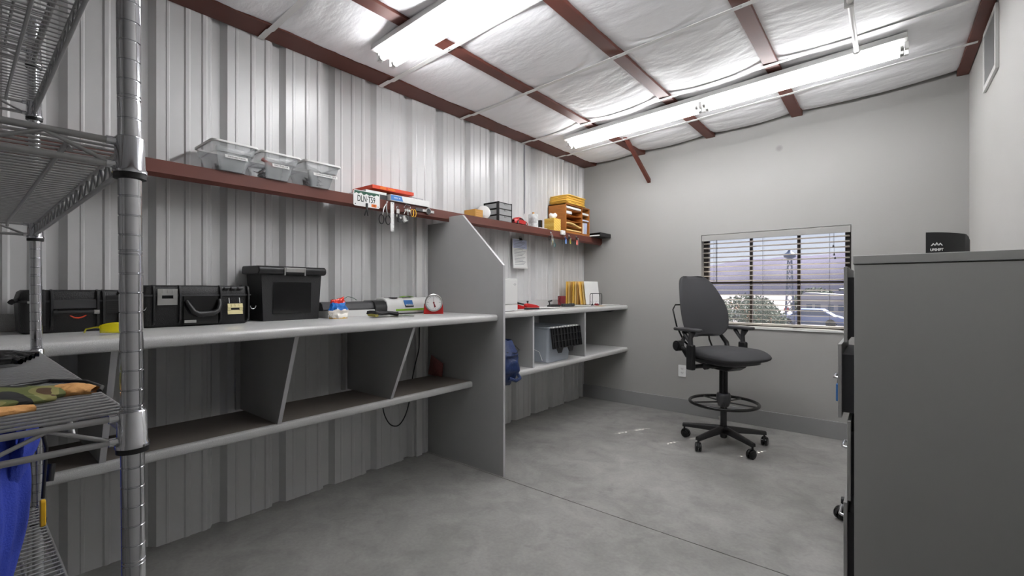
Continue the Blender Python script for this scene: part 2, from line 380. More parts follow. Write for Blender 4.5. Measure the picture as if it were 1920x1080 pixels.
# tube light fixtures
def ftube(yc, label):
    x0 = 0.415; L8 = 2.385; z0 = 2.570; sl = 0.046
    t = thing('fluorescent_light', label, 'light fixture', (x0, yc, z0+0.02))
    t.rotation_euler = (0, -math.atan(sl), 0)
    h = MB(); h.prism([(-0.100,0.010),(-0.060,0.002),(0.060,0.002),(0.100,0.010),(0.096,0.044),(-0.096,0.044)], 'x', 0, L8)
    # prism on x uses (y,z)
    h.build('housing', 'whitemetal', t, bevel=0.002)
    for half in (0, 1):
        for sy in (-1, 1):
            a = half*L8/2+0.022; e = a+L8/2-0.044
            q = MB(); q.tube([(a, sy*0.044, -0.024), (e, sy*0.044, -0.024)], 0.0175, 16); tb = q.build('tube', 'tube', t)
            
            for xx in (a-0.003, e-0.015): q = MB(); q.cyl((xx, sy*0.044, -0.024), 0.0182, 0.018, 16, (1,0,0)); q.build('end_cap', 'silver', tb)
    for xs in (0.006, L8/2, L8-0.006):
        for sy in (-1, 1): q = MB(); q.box(xs-0.010, xs+0.010, sy*0.044-0.014, sy*0.044+0.014, -0.040, 0.006); q.build('socket', 'white', t, bevel=0.002)
    return t
ftube(1.612, 'twin-tube ceiling light nearest the camera, lit, cut off by the top edge')
ftube(3.635, 'long twin-tube ceiling light in front of the window wall, lit')

# vent on right wall
t = thing('air_vent', 'white framed return-air grille high on the right wall', 'vent', (RX, 3.70, 2.40))
b = MB(); y0, y1, z0, z1 = 3.50, 3.905, 2.405, 2.752
for q in ((y0,y1,z0,z0+0.03),(y0,y1,z1-0.03,z1),(y0,y0+0.03,z0+0.03,z1-0.03),(y1-0.03,y1,z0+0.03,z1-0.03)): b.box(RX-0.014, RX-0.001, *q)
b.build('frame', 'whitemetal', t, w=True)
b = MB()
for k in range(26): 
    yy = y0+0.036+k*0.0132; b.box(RX-0.010, RX-0.003, yy, yy+0.006, z0+0.03, z1-0.03)
b.mi = 1; b.box(RX-0.003, RX-0.001, y0+0.03, y1-0.03, z0+0.03, z1-0.03)
b.build('grille', ['grille','cabdark'], t, w=True)
# outlet
t = thing('wall_outlet', 'white double power outlet on the window wall above the baseboard', 'outlet', (1.124, BY, 0.362))
b = MB(); b.prism(rrect(0.076, 0.116, 0.006, 3, 1.124, 0.42), 'y', BY-0.006, BY); b.build('cover_plate', 'white', t, w=True, bevel=0.002)
for zz in (0.400, 0.441):
    b = MB(); b.prism(rrect(0.034, 0.029, 0.012, 4, 1.124, zz), 'y', BY-0.008, BY-0.005); b.mi = 1
    b.box(1.114,1.117,BY-0.0085,BY-0.007,zz-0.002,zz+0.009); b.box(1.131,1.134,BY-0.0085,BY-0.007,zz-0.002,zz+0.008); b.cyl((1.124,BY-0.0085,zz-0.008),0.003,0.002,8,(0,1,0))
    b.build('receptacle', ['white','black'], t, w=True)

# ------------------------------------------------------------------ window and blind
t = bpy.data.objects.new('window_1', None); col.objects.link(t); t.location = (1.89, BY+0.12, WZ0); struct(t)
b = MB(); yf0, yf1 = BY+0.085, BY+0.135
b.box(WX0, WX0+0.045, yf0, yf1, WZ0, WZ1); b.box(WX1-0.045, WX1, yf0, yf1, WZ0, WZ1); b.box(WX0, WX1, yf0, yf1, WZ0, WZ0+0.035); b.box(WX0, WX1, yf0, yf1, WZ1-0.035, WZ1)
for x in (1.725, 2.105): b.box(x-0.012, x+0.012, yf0+0.01, yf1-0.008, WZ0, WZ1)
b.box(WX0, WX1, yf0+0.01, yf1-0.008, 1.285, 1.305)
b.build('window_frame', 'bronze', t, w=True, bevel=0.002)
b = MB(); b.box(WX0+0.04, WX1-0.04, BY+0.118, BY+0.122, WZ0+0.03, WZ1-0.03); b.build('window_pane', 'glass', t, w=True, smooth=0)
b = MB(); b.box(WX0+0.001, WX1-0.001, BY-0.012, BY+0.084, WZ0-0.012, WZ0+0.008); b.build('window_sill', 'whitemetal', t, w=True, bevel=0.002)
t = thing('window_blind', 'white horizontal-slat blind lowered over the window, slats open', 'blind', (1.89, BY+0.04, WZ0))
b = MB(); b.box(WX0+0.004, WX1-0.004, BY+0.002, BY+0.014, WZ1-0.060, WZ1-0.004); b.box(WX0+0.01, WX1-0.01, BY+0.016, BY+0.062, WZ1-0.05, WZ1-0.004); b.build('valance', 'valance', t, w=True, bevel=0.002)
CX = (1.412, 1.83, 2.326); yc = BY+0.040; HW = 0.008
b = MB(); zs = [WZ1-0.085-0.0447*k for k in range(17)]
for z in zs:
    xs = [WX0+0.012]; 
    for c in CX: xs += [c-HW, c+HW]
    xs += [WX1-0.012]
    q0 = len(b.v)
    for k in range(0, len(xs), 2): b.box(xs[k], xs[k+1], -0.0245, 0.0245, -0.0017, 0.0017)
    for c in CX: b.box(c-HW, c+HW, -0.0245, -0.011, -0.0017, 0.0017); b.box(c-HW, c+HW, 0.011, 0.0245, -0.0017, 0.0017)
    b.xf(q0, Matrix.Translation((0, yc, z)) @ Matrix.Rotation(-0.11, 4, 'X'))
b.build('slats', 'slat', t, w=True, smooth=0)
b = MB(); b.box(WX0+0.012, WX1-0.012, yc-0.024, yc+0.024, zs[-1]-0.052, zs[-1]-0.034); b.build('bottom_rail', 'slat', t, w=True, bevel=0.003)
for c in CX:
    b = MB()
    for dy in (-0.026, 0.026): b.tube([(c+0.006, yc+dy, WZ1-0.05), (c+0.006, yc+dy, zs[-1]-0.04)], 0.0009, 5)
    b.build('ladder_cord', 'darkgrey', t, w=True)
b = MB(); b.tube([(1.448, yc-0.036, WZ1-0.055), (1.448, yc-0.036, 1.30)], 0.0035, 8); b.build('tilt_wand', 'black', t, w=True)
b = MB()
for xx, zz in ((2.36,1.60),(2.366,1.53)): b.tube([(xx, yc-0.032, WZ1-0.055), (xx, yc-0.032, zz)], 0.0010, 5)
for xx, zz in ((2.36,1.60),(2.366,1.53),(2.372,1.50)): b.lathe([(0.002,0.02),(0.006,0.012),(0.007,0)], (xx, yc-0.032, zz-0.018), 8)
b.build('pull_cord', 'black', t, w=True)

# ------------------------------------------------------------------ outdoors
b = MB(); b.add([(-900,4.9,-0.25),(900,4.9,-0.25),(900,120,-4.2),(-900,120,-4.2),(900,1500,-4.2),(-900,1500,-4.2)], [(0,1,2,3),(3,2,4,5)])
struct(b.build('ground', 'asphalt', smooth=0))
def ridge(D, f, x0, x1, dep):
    b = MB(); N = 120
    b.grid(lambda u, v: (x0+(x1-x0)*u, D+dep*v*(1+0.2*noise.noise(Vector((u*9,0,D)))), -8+(f(x0+(x1-x0)*u)+8)*math.sin(PI/2*v)**0.7 + 3*v*noise.noise(Vector((u*40, v*6, 2)))), N, 14); return b
hl = ridge(560, lambda x: 40+16*noise.noise(Vector((x*0.006,1,0)))+0.05*(x+140), -700, 500, 120).build('hills', 'hill', smooth=60); struct(hl)
# hedge bushes
def bush(name, c, r, h, seed, label, group, n=900, leaf=0.07):
    rnd = random.Random(seed); t = thing(name, label, 'bush', (c[0], c[1], c[2]), 0, group)
    b = MB()
    for k in range(n):
        th = rnd.uniform(0, 2*PI); ph = math.acos(rnd.uniform(-0.3, 1)); q = rnd.uniform(0.6, 1)
        p = Vector((r*q*math.sin(ph)*math.cos(th), r*q*math.sin(ph)*math.sin(th), h*0.42+h*0.56*q*math.cos(ph)))
        a = Vector((rnd.gauss(0,1), rnd.gauss(0,1), rnd.gauss(0,1))).normalized()*leaf; d = a.orthogonal().normalized()*leaf*0.5
        b.add([p-a, p+d, p+a, p-d], [(0,1,2,3)])
    b.build('foliage', 'leaf', t, smooth=0)
    b = MB(); b.tube([(0,0,-0.1),(0,0,h*0.7)], r*0.07, 6)
    for k in range(5): b.tube([(0,0,h*0.15),(r*0.6*math.cos(k*1.26),r*0.6*math.sin(k*1.26),h*0.7)], r*0.04, 5)
    b.build('stem', 'wood_pale', t)
for k, (x, y, r, h, lb) in enumerate([(-1.95,16.6,0.72,1.72,'leafy bush seen low in the window just right of the chair back'),
     (-1.05,19.2,0.8,1.75,'leafy green bush seen through the blind left of the middle of the window'),
     (-0.25,16.9,0.6,1.4,'leafy bush seen through the middle of the window'),
     (-4.5,34,1.9,2.3,'distant dark bush beyond the hedge, left half of window'), (-3.2,59.8,2.4,3.7,'far dark tree above the low building, right of the window mullion'),
     (2.6,61.6,2.4,3.5,'far dark tree at the right edge of the window view')]):
    bush('bush', (x, y, -0.25-0.0344*(y-4.9)), r, h, 20+k, lb, 'bushes outside the window', 2600 if y < 20 else 1500, 0.042 if y < 20 else (0.1 if y < 50 else 0.2))
t = thing('low_building', 'low pale building with dark windows across the road, seen through the blind', 'building', (-1.4, 46.5, -1.68))
b = MB(); b.box(-2.9,1.2,46,50,-1.7,0.45); b.build('walls', 'bldg', t, w=True)
b = MB(); b.prism([(-3.3,0.45),(1.6,0.45),(1.2,0.75),(-2.6,1.0)], 'y', 45.6, 50.4); b.build('roof', 'bldg', t, w=True)
for xx in (-2.5,-1.9,-1.0,-0.3,0.3): 
    b = MB(); b.box(xx,xx+0.4,45.97,46.01,-0.5,0.0); b.build('window', 'bldgdark', t, w=True)
t = thing('lattice_tower', 'tall slim metal tower seen through the blind right of the middle', 'tower', (-2.17, 34.8, -1.3))
b = MB()
for sx in (-1,1):
    for sy in (-1,1): b.tube([(sx*0.26, sy*0.26, 0),(sx*0.10, sy*0.10, 4.6)], 0.03, 5)
for k in range(9):
    z = k*0.5; wv = 0.26-0.16*z/4.6; w2 = 0.26-0.16*(z+0.5)/4.6
    for sy in (-1,1): b.tube([(-wv, sy*wv, z),(w2, sy*w2, z+0.5)], 0.014, 4); b.tube([(wv, sy*wv, z),(-w2, sy*w2, z+0.5)], 0.014, 4)
b.build('frame', 'bldgdark', t)
b = MB(); b.lathe([(0.12,0),(0.36,0.12),(0.36,0.32),(0.18,0.45),(0.08,0.6)], (0,0,4.55), 12); b.build('platform', 'bldgdark', t)
t = thing('street_sign', 'small red sign on a pole outside the window', 'sign', (-7.3, 69, -2.5))
b = MB(); b.cyl((0,-0.03,1.15), 0.33, 0.03, 8, (0,1,0)); b.build('sign_face', 'red', t)
b = MB(); b.tube([(0,0.04,0),(0,0.04,1.4)], 0.04, 6); b.build('pole', 'silver', t)
def car(c, L, m, label, rz=0.0, name='car', grp='cars'):
    t = thing(name, label, 'car', c, rz, grp)
    b = MB(); b.prism([(-L/2,0.3),(-L/2,0.75),(-L*0.28,0.85),(-L*0.15,1.3),(L*0.2,1.3),(L*0.36,0.85),(L/2,0.7),(L/2,0.3)], 'y', -0.85, 0.85); b.build('body', m, t, bevel=0.08)
    b = MB(); b.prism([(-L*0.24,0.88),(-L*0.13,1.24),(L*0.17,1.24),(L*0.3,0.88)], 'y', -0.87, 0.87); b.build('side_window', 'bldgdark', t)
    for sx in (-1,1):
        for sy in (-1,1):
            b = MB(); b.cyl((sx*L*0.31, sy*0.8-0.1, 0.3), 0.3, 0.2, 14, (0,1,0)); b.build('wheel', 'black', t)
M['carblue'] = mat('blue_grey_paint', (120,132,168), 0.3); M['carwhite'] = mat('white_paint', (220,220,224), 0.3)
car((-1.6,40.0,-1.46), 4.2, 'carblue', 'blue-grey car parked in front of the low building outside')
car((-8.2,52,-1.87), 4.2, 'carwhite', 'white car parked further off, seen behind the bushes')
# unseen eave outside, added to keep sun off the upper blind holes
b = MB(); b.box(-0.2, RX+0.2, BY+0.16, BY+0.94, 2.60, 2.66); struct(b.build('unseen_eave', 'eave', smooth=0))


# ------------------------------------------------------------------ left workbench
DY = 2.286                                   # near face of the tall divider
def slab_prof(x0, x1, z0, z1, r=0.016):      # rounded front edge, in (x, z)
    p = [(x0,z0),(x1-0.006,z0),(x1,z0+0.006)]
    for k in range(5): a = math.radians(90*k/4); p.append((x1-r+r*math.cos(a), z1-r+r*math.sin(a)))
    return p+[(x0,z1)]
t = thing('workbench', 'long grey speckled workbench along the ribbed wall, left of the tall divider', 'workbench', (0.35, 1.0, 0.0))
b = MB(); b.prism(slab_prof(0.012, 0.704, 1.022, 1.064), 'y', -1.2, DY-0.002); b.build('worktop', 'counter', t, w=True)
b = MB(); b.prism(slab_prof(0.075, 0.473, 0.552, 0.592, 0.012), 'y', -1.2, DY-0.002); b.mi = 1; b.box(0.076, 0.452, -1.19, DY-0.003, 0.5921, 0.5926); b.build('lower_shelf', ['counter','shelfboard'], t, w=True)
b = MB(); b.box(0.012, 0.030, -1.2, 0.30, 1.0645, 1.135); tag(b.build('backsplash', 'counter', org=(0.02,0,1.0645), bevel=0.002), 'grey speckled upstand at the back left end of the workbench', 'backsplash')
def upright(y, xt, xb, x0=0.012, parent=t, z0=0.592, z1=1.022):
    b = MB(); b.prism([(x0,z0),(xb,z0),(xt,z1),(x0,z1)], 'y', y, y+0.019)
    b.mi = 1; b.prism([(xb,z0),(xb+0.0012,z0),(xt+0.0012,z1),(xt,z1)], 'y', y, y+0.019)
    return b.build('upright_panel', ['panelgrey','panelgrey_edge'], parent, w=True, smooth=0)
for y, xt, xb in ((-0.32,0.66,0.46),(0.340,0.662,0.462),(0.972,0.643,0.468),(1.609,0.675,0.466)): upright(y, xt, xb)
for y in (0.985, 1.60):
    b = MB(); b.box(0.012, 0.030, y-0.035, y-0.014, 0.592, 1.022); b.build('cleat', 'panelgrey', t, w=True)
# tall divider
t = thing('divider_panel', 'tall grey divider panel with slanted front corner between the two counters', 'divider', (0.4, DY, 0.0))
OUT = [(0.004,0),(0.752,0),(0.752,1.388),(0.372,1.758),(0.236,1.758),(0.236,1.722),(0.004,1.722)]
b = MB(); b.prism(OUT, 'y', DY, DY+0.019); b.mi = 1
for (a, c) in ((1,2),(2,3),(3,4)):
    p, q = Vector(OUT[a]), Vector(OUT[c]); d = (q-p).normalized(); nn = Vector((d.y, -d.x))*0.0014
    b.prism([tuple(p), tuple(p+nn), tuple(q+nn), tuple(q)], 'y', DY, DY+0.019)
b.build('panel', ['panelgrey','panelgrey_edge'], t, w=True, smooth=0)
# right-hand counter
t = thing('wall_counter', 'grey speckled counter with shelf below, between divider and window wall', 'counter', (0.3, 3.4, 0.0))
YE = BY-0.003
b = MB(); b.prism(slab_prof(0.012, 0.541, 1.019, 1.064), 'y', DY+0.021, YE); b.build('worktop', 'counter', t, w=True)
b = MB(); b.prism(slab_prof(0.012, 0.541, 0.565, 0.609), 'y', DY+0.021, YE); b.build('lower_shelf', 'counter', t, w=True)
b = MB(); b.box(0.012, 0.030, DY+0.05, YE, 1.0645, 1.128); tag(b.build('backsplash', 'counter', org=(0.02,3.4,1.0645), bevel=0.002), 'grey speckled upstand along the wall behind the right counter', 'backsplash')
upright(2.906, 0.532, 0.532, parent=t, z0=0.609, z1=1.019); upright(3.712, 0.532, 0.532, parent=t, z0=0.609, z1=1.019)
for z in (1.019, 0.565):
    b = MB(); b.prism([(0.02,z-0.03),(0.36,z-0.03),(0.45,z-0.004),(0.45,z),(0.02,z)], 'y', YE-0.055, YE-0.001); b.build('shelf_bracket', 'black', t, w=True)

# ------------------------------------------------------------------ filing cabinet
CX0, CY0, CH = 2.600, 2.12, 1.355
t = thing('filing_cabinet', 'large grey four-drawer filing cabinet, its side filling the right foreground', 'filing cabinet', (2.87, 2.33, 0))
b = MB(); b.box(CX0+0.004, 3.135, CY0+0.003, CY0+0.457, 0, CH-0.034); b.build('body', 'cab', t, w=True, bevel=0.003)
b = MB(); b.box(CX0, 3.138, CY0, CY0+0.46, CH-0.032, CH); b.build('top', 'cab', t, w=True, bevel=0.003)
for k, (z0, z1, op) in enumerate([(1.030,1.315,0.016),(0.742,1.022,0.034),(0.434,0.734,0.006),(0.07,0.426,0.017)]):
    b = MB(); b.box(CX0-op-0.012, CX0-op, CY0+0.012, CY0+0.448, z0, z1); d = b.build('drawer', 'cab', t, w=True, bevel=0.002)
    b = MB(); b.box(CX0-op, CX0+0.2, CY0+0.03, CY0+0.43, z0+0.02, z1-0.04); b.build('drawer_box', 'cabdark', d)
    bb = d.children[0]; bb.data.transform(Matrix.Translation(-Vector(t.location)))
    zz = {0:z0+0.2,1:0.868,2:0.588,3:0.31}[k]; x = CX0-op-0.012; y = CY0+0.23
    b = MB(); b.tube([(x,y-0.05,zz),(x-0.014,y-0.05,zz),(x-0.022,y-0.042,zz),(x-0.022,y+0.042,zz),(x-0.014,y+0.05,zz),(x,y+0.05,zz)], 0.006, 8); hd = b.build('handle', 'chrome', d)
    hd.data.transform(Matrix.Translation(-Vector(t.location)))
t = thing('drawer_tag', 'small blue tag hanging from a filing drawer handle', 'tag', (2.538, 2.35, 0.80))
b = MB(); b.box(-0.004,0.004,-0.02,0.02,-0.035,0.035); b.build('tag_card', 'blue', t, bevel=0.002)
b = MB(); b.tube([(0,0,0.03),(0.0,0,0.062),(0.006,0.003,0.066),(0.004,0.006,0.05)], 0.001, 5); b.build('loop', 'black', t)
# curved sign on the cabinet
t = thing('curved_sign', 'curved black sign with white mountain logo standing on the filing cabinet', 'sign', (2.87, 2.5, CH))
b = MB(); N = 24; V = []; pts = []
for k in range(N+1):
    a = k/N; pts.append((2.818+0.132*a, 2.44+0.085*a**2.2))
H = lambda a: CH+0.1005-0.010*a**1.5-0.022*max(0,(a-0.9)/0.1)**2
for k, (x, y) in enumerate(pts): 
    a = k/N; V += [(x, y, CH+0.0003), (x, y, H(a)), (x+0.002, y+0.007, H(a)), (x+0.002, y+0.007, CH+0.0003)]
F = [(0,1,2,3), (4*N+3,4*N+2,4*N+1,4*N)]
for k in range(N):
    a = k*4; c = a+4
    for q in range(4): F.append((a+q, c+q, c+(q+1)%4, a+(q+1)%4))
b.add(V, F); b.build('panel', 'black', t, w=True)
text('lettering', 'UPSHIFT', 0.0135, (2.850, 2.4385, CH+0.030), 'white', t, R=FMY, w=True, bold=0.0006, sx=0.75)
b = MB()
for q in (-0.010, 0, 0.010): b.prism([(2.850+q-0.008,CH+0.046),(2.850+q,CH+0.060-abs(q)*0.3),(2.850+q+0.008,CH+0.046),(2.850+q+0.004,CH+0.046),(2.850+q,CH+0.052),(2.850+q-0.003,CH+0.046)], 'y', 2.4382, 2.4388)
b.build('logo', 'white', t, w=True, smooth=0)

# ------------------------------------------------------------------ drafting chair
def star_base(t, r=0.30, a0=34.4, hub=0.10):
    for k in range(5):
        a = math.radians(a0+72*k); c, s = math.cos(a), math.sin(a); N = 10; vs = []
        for j in range(N+1):
            u = j/N; d = 0.025+(r-0.01)*u; z = hub+0.026-0.024*u**1.3; wd = 0.034-0.011*u; h = 0.024-0.010*u
            for (lx, lz) in ((-wd,-h),(wd,-h),(wd*0.9,h*0.5),(wd*0.45,h),(-wd*0.45,h),(-wd*0.9,h*0.5)):
                vs.append((d*c-lx*s*0.8, d*s+lx*c*0.8, z+lz))
        b = MB(); fs = [tuple(range(6)), tuple(N*6+q for q in range(5,-1,-1))]
        for j in range(N):
            for q in range(6): fs.append((j*6+q, (j+1)*6+q, (j+1)*6+(q+1)%6, j*6+(q+1)%6))
        b.add(vs, [f[::-1] for f in fs]); arm = b.build('base_arm', 'black', t, smooth=50)
        cx, cy = (r+0.005)*c, (r+0.005)*s; ta = a+0.9+k; tx, ty = math.cos(ta), math.sin(ta)
        b = MB(); ax = (-ty, tx, 0); wc = Vector((cx, cy, 0.034))+Vector((tx,ty,0))*0.012
        for sgn in (-1, 1):
            p = wc+Vector(ax)*(0.013*sgn)-Vector(ax)*0.009
            b.lathe([(0.008,0),(0.029,0.0),(0.034,0.004),(0.034,0.014),(0.029,0.018),(0.008,0.018)], p, 20, ax)
        cs = b.build('caster', 'blackgloss', t)
        b = MB(); b.cyl((cx,cy,0.060), 0.007, 0.035, 10); b.grid(lambda u, v: tuple(Vector((wc.x,wc.y,0.036))+Vector((tx,ty,0))*0.037*math.cos(PI*v)+Vector((0,0,1))*0.037*math.sin(PI*v)+Vector(ax)*(u-0.5)*0.014), 3, 12)
        b.build('caster_fork', 'black', cs, solid=0.002)
    b = MB(); b.lathe([(0.018,0.055),(0.024,0.06),(0.032,hub-0.005),(0.042,hub+0.01),(0.038,hub+0.035),(0.030,hub+0.047)], (0,0,0), 24); b.build('base_hub', 'black', t)
t = thing('drafting_chair', 'tall charcoal drafting chair with armrests and foot ring by the window', 'chair', (1.70, 3.87, 0), math.radians(-29))
star_base(t, 0.305, 34.4+29)
b = MB(); b.lathe([(0.024,0.12),(0.024,0.31),(0.022,0.31),(0.022,0.36),(0.032,0.36),(0.032,0.62),(0.02,0.62)], (0,0,0), 24); b.build('gas_column', 'blackgloss', t)
b = MB(); b.lathe([(0.031,0.305),(0.040,0.31),(0.048,0.335),(0.054,0.355),(0.054,0.385),(0.050,0.405),(0.046,0.41),(0.03,0.41)], (0,0,0), 24); b.build('ring_clamp', 'darkgrey', t)
b = MB(); N = 48; b.tube([(0.25*math.cos(2*PI*k/N), 0.25*math.sin(2*PI*k/N), 0.335) for k in range(N)], 0.0125, 10, closed=True); fr = b.build('foot_ring', 'blackgloss', t)
for k in range(5):
    a = 2*PI*k/5+0.5; b = MB(); b.tube([(0.04*math.cos(a),0.04*math.sin(a),0.340),(0.245*math.cos(a),0.245*math.sin(a),0.333)], 0.006, 8); b.build('ring_spoke', 'black', fr)
# seat
def seatfn(u, v, top):
    th = 2*PI*u; r = math.sin(v*PI/2)
    cx = math.copysign(abs(math.cos(th))**0.55, math.cos(th))*r; cy = math.copysign(abs(math.sin(th))**0.55, math.sin(th))*r
    x = 0.045+0.255*cx; y = 0.262*cy*(0.93+0.07*cx); e = math.sqrt(max(0.0, 1-r**5)); mid = 0.716-0.015*max(0,cx-0.5)
    zt = 0.770+0.008*abs(cy)**2 - 0.05*max(0,cx-0.45)**1.5*2.0 + 0.020*max(0,-cx-0.5)
    return (x, y, mid+(zt-mid)*e if top else mid-0.040*e)
b = MB(); b.grid(lambda u, v: seatfn(u, v, True), 44, 14, flip=False, wrapu=True); b.grid(lambda u, v: seatfn(u, v, False), 44, 14, flip=True, wrapu=True)
b.build('seat', 'fabric', t, smooth=70)
b = MB(); b.grid(lambda u, v: (0.03+0.215*math.copysign(abs(math.cos(2*PI*u))**0.6, math.cos(2*PI*u))*min(1,v*1.2), 0.20*math.copysign(abs(math.sin(2*PI*u))**0.6, math.sin(2*PI*u))*min(1,v*1.2), 0.652+0.03*max(0,v-0.8)/0.2), 36, 8, flip=True, wrapu=True)
b.build('seat_pan', 'darkgrey', t, smooth=60)
b = MB(); b.prism([(-0.15,0.615),(-0.10,0.600),(0.10,0.600),(0.15,0.63),(0.14,0.662),(-0.15,0.662)], 'y', -0.075, 0.075); b.cyl((-0.02,-0.105,0.630), 0.026, 0.21, 16, (0,1,0)); b.build('tilt_mechanism', 'black', t, bevel=0.006)
b = MB(); b.cyl((0.03,-0.20,0.635), 0.015, 0.12, 12, (0,1,0)); b.cyl((0.03,-0.225,0.635), 0.021, 0.03, 14, (0,1,0)); b.build('adjuster_knob', 'black', t)
# backrest
def backfn(u, v, front):
    s_ = 0.5-0.5*math.cos(PI*v); z = 0.842+0.503*s_
    half = 0.196+0.060*math.sin(PI*min(1,s_*1.12)**0.85)-0.03*s_**2
    ed = min(s_, 1-s_); rr = 0.15
    if ed < rr: half -= (rr-math.sqrt(max(0, rr*rr-(rr-ed)**2)))*0.62
    yy = (2*u-1); y = half*yy
    x = -0.215+0.030*math.sin(PI*s_*0.9)-0.165*s_**1.3 + 0.045*abs(yy)**2.2
    th = 0.020*(1-abs(yy)**6)**0.5*min(1, (ed/0.04)**0.5+0.02)
    return (x+(th if front else -th*0.7), y, z)
b = MB(); b.grid(lambda u, v: backfn(u, v, True), 33, 61, flip=False); b.grid(lambda u, v: backfn(u, v, False), 33, 61, flip=True)
o = b.build('backrest', 'fabric', t, smooth=75)
b = MB(); b.grid(lambda u, v: tuple(Vector(backfn(0.06+0.88*u, 0.02+0.95*v, False))-Vector((0.010,0,0))), 15, 20, flip=True); b.build('back_shell', 'black', t, solid=0.008)
b = MB()
for sgn in (-1, 1): b.tube([(-0.20,sgn*0.10,0.72),(-0.285,sgn*0.14,0.80),(-0.335,sgn*0.17,0.92),(-0.37,sgn*0.18,1.06),(-0.375,sgn*0.15,1.10)], [0.008,0.008,0.007,0.006,0.005], 8)
b.tube([(-0.375,-0.15,1.10),(-0.375,0.15,1.10)], 0.006, 8); b.build('back_rod', 'blackgloss', t)
for sgn in (-1, 1): b = MB(); b.tube([(-0.06,sgn*0.10,0.640),(-0.16,sgn*0.22,0.70),(-0.20,sgn*0.245,0.78),(-0.225,sgn*0.17,0.88)], [0.020,0.022,0.020,0.012], 10); b.build('back_bracket', 'black', t)
for sgn in (-1, 1):
    y = sgn*0.275
    b = MB(); b.box(-0.095, -0.025, y-0.020, y+0.020, 0.600, 0.800)
    a_ = b.build('arm_post', 'black', t, bevel=0.012, bseg=3)
    b = MB(); b.tube([(-0.06,sgn*0.06,0.625),(-0.06,y,0.625)], 0.017, 10); b.build('arm_bar', 'black', a_)
    b = MB(); b.tube([(-0.06,y,0.78),(-0.065,y,0.85),(-0.04,y,0.90)], [0.020,0.018,0.026], 10); b.tube([(-0.06,y,0.80),(-0.14,y,0.896)], [0.012,0.016], 8); b.build('arm_stem', 'darkgrey', a_)
    if sgn < 0: b = MB(); b.cyl((-0.20,y-0.02,0.775), 0.042, 0.045, 20, (0,1,0)); b.cyl((-0.20,y-0.03,0.775), 0.030, 0.065, 20, (0,1,0)); b.tube([(-0.20,y,0.775),(-0.06,y*0.97,0.74)], 0.014, 8); b.build('tension_knob', 'black', a_)
    b = MB(); b.prism([(p[0]*1.0-0.095, p[1]) for p in [(q[0], q[1]+y) for q in rrect(0.27, 0.088, 0.042, 6)]], 'z', 0.902, 0.926); b.build('arm_pad', 'darkgrey', a_, bevel=0.009, bseg=3)
b = MB(); b.tube([(-0.04,0.02,0.14),(-0.075,0.035,0.205)], [0.004,0.009], 8); b.build('release_lever', 'silver', t)
# stool hidden mostly behind the cabinet, one caster showing
t = thing('rolling_stool', 'rolling stool behind the filing cabinet, only one black caster visible', 'stool', (2.80, 3.02, 0), 0.0)
star_base(t, 0.275, 180)
b = MB(); b.lathe([(0.022,0.12),(0.022,0.40)], (0,0,0), 20); b.build('gas_column', 'black', t)
b = MB(); b.lathe([(0.10,0.40),(0.16,0.41),(0.17,0.44),(0.155,0.47),(0.05,0.48)], (0,0,0), 32); b.build('seat', 'fabric', t)

# ------------------------------------------------------------------ wire rack
t = thing('wire_shelving_rack', 'chrome wire shelving rack in the left foreground', 'shelving rack', (1.385, -0.07, 0))
t.rotation_euler = Matrix.Rotation(math.radians(-0.55), 3, Vector((-0.6326,0.7745,0))).to_euler()
RX0, RX1, RY0, RY1 = -0.545, 0.545, -0.230, 0.227          # post centres, local
SH = [0.615, 1.056, 1.416, 1.757, 1.905]
def post(x, y):
    pr = [(0.0127,0.02)]; z = 0.05; k = 0
    while z < 1.98:
        g = 0.0011; pr += [(0.0127,z-0.0012),(0.0127-g,z-0.0004),(0.0127-g,z+0.0004),(0.0127,z+0.0012)]
        if k % 8 == 0: pr += [(0.0127,z+0.0035),(0.0127-g,z+0.0043),(0.0127-g,z+0.0051),(0.0127,z+0.0059)]
        z += 0.0254; k += 1
    pr += [(0.0127,1.985),(0.011,1.995)]
    b = MB(); b.lathe(pr, (x,y,0), 28); p = b.build('post', 'chrome', t, smooth=40)
    b = MB(); b.lathe([(0.006,0.0),(0.016,0.001),(0.016,0.008),(0.006,0.010),(0.006,0.022)], (x,y,0), 16); b.build('levelling_foot', 'black', p)
for x in (RX0, RX1):
    for y in (RY0, RY1): post(x, y)
def truss(b, a, c, z0, z1, step):
    a, c = Vector(a), Vector(c); L = (c-a).length; n = max(2, int(L/step)); pts = []
    for k in range(n+1):
        p = a.lerp(c, k/n); pts.append((p.x, p.y, z0 if k % 2 else z1))
    b.tube(pts, 0.0028, 6)
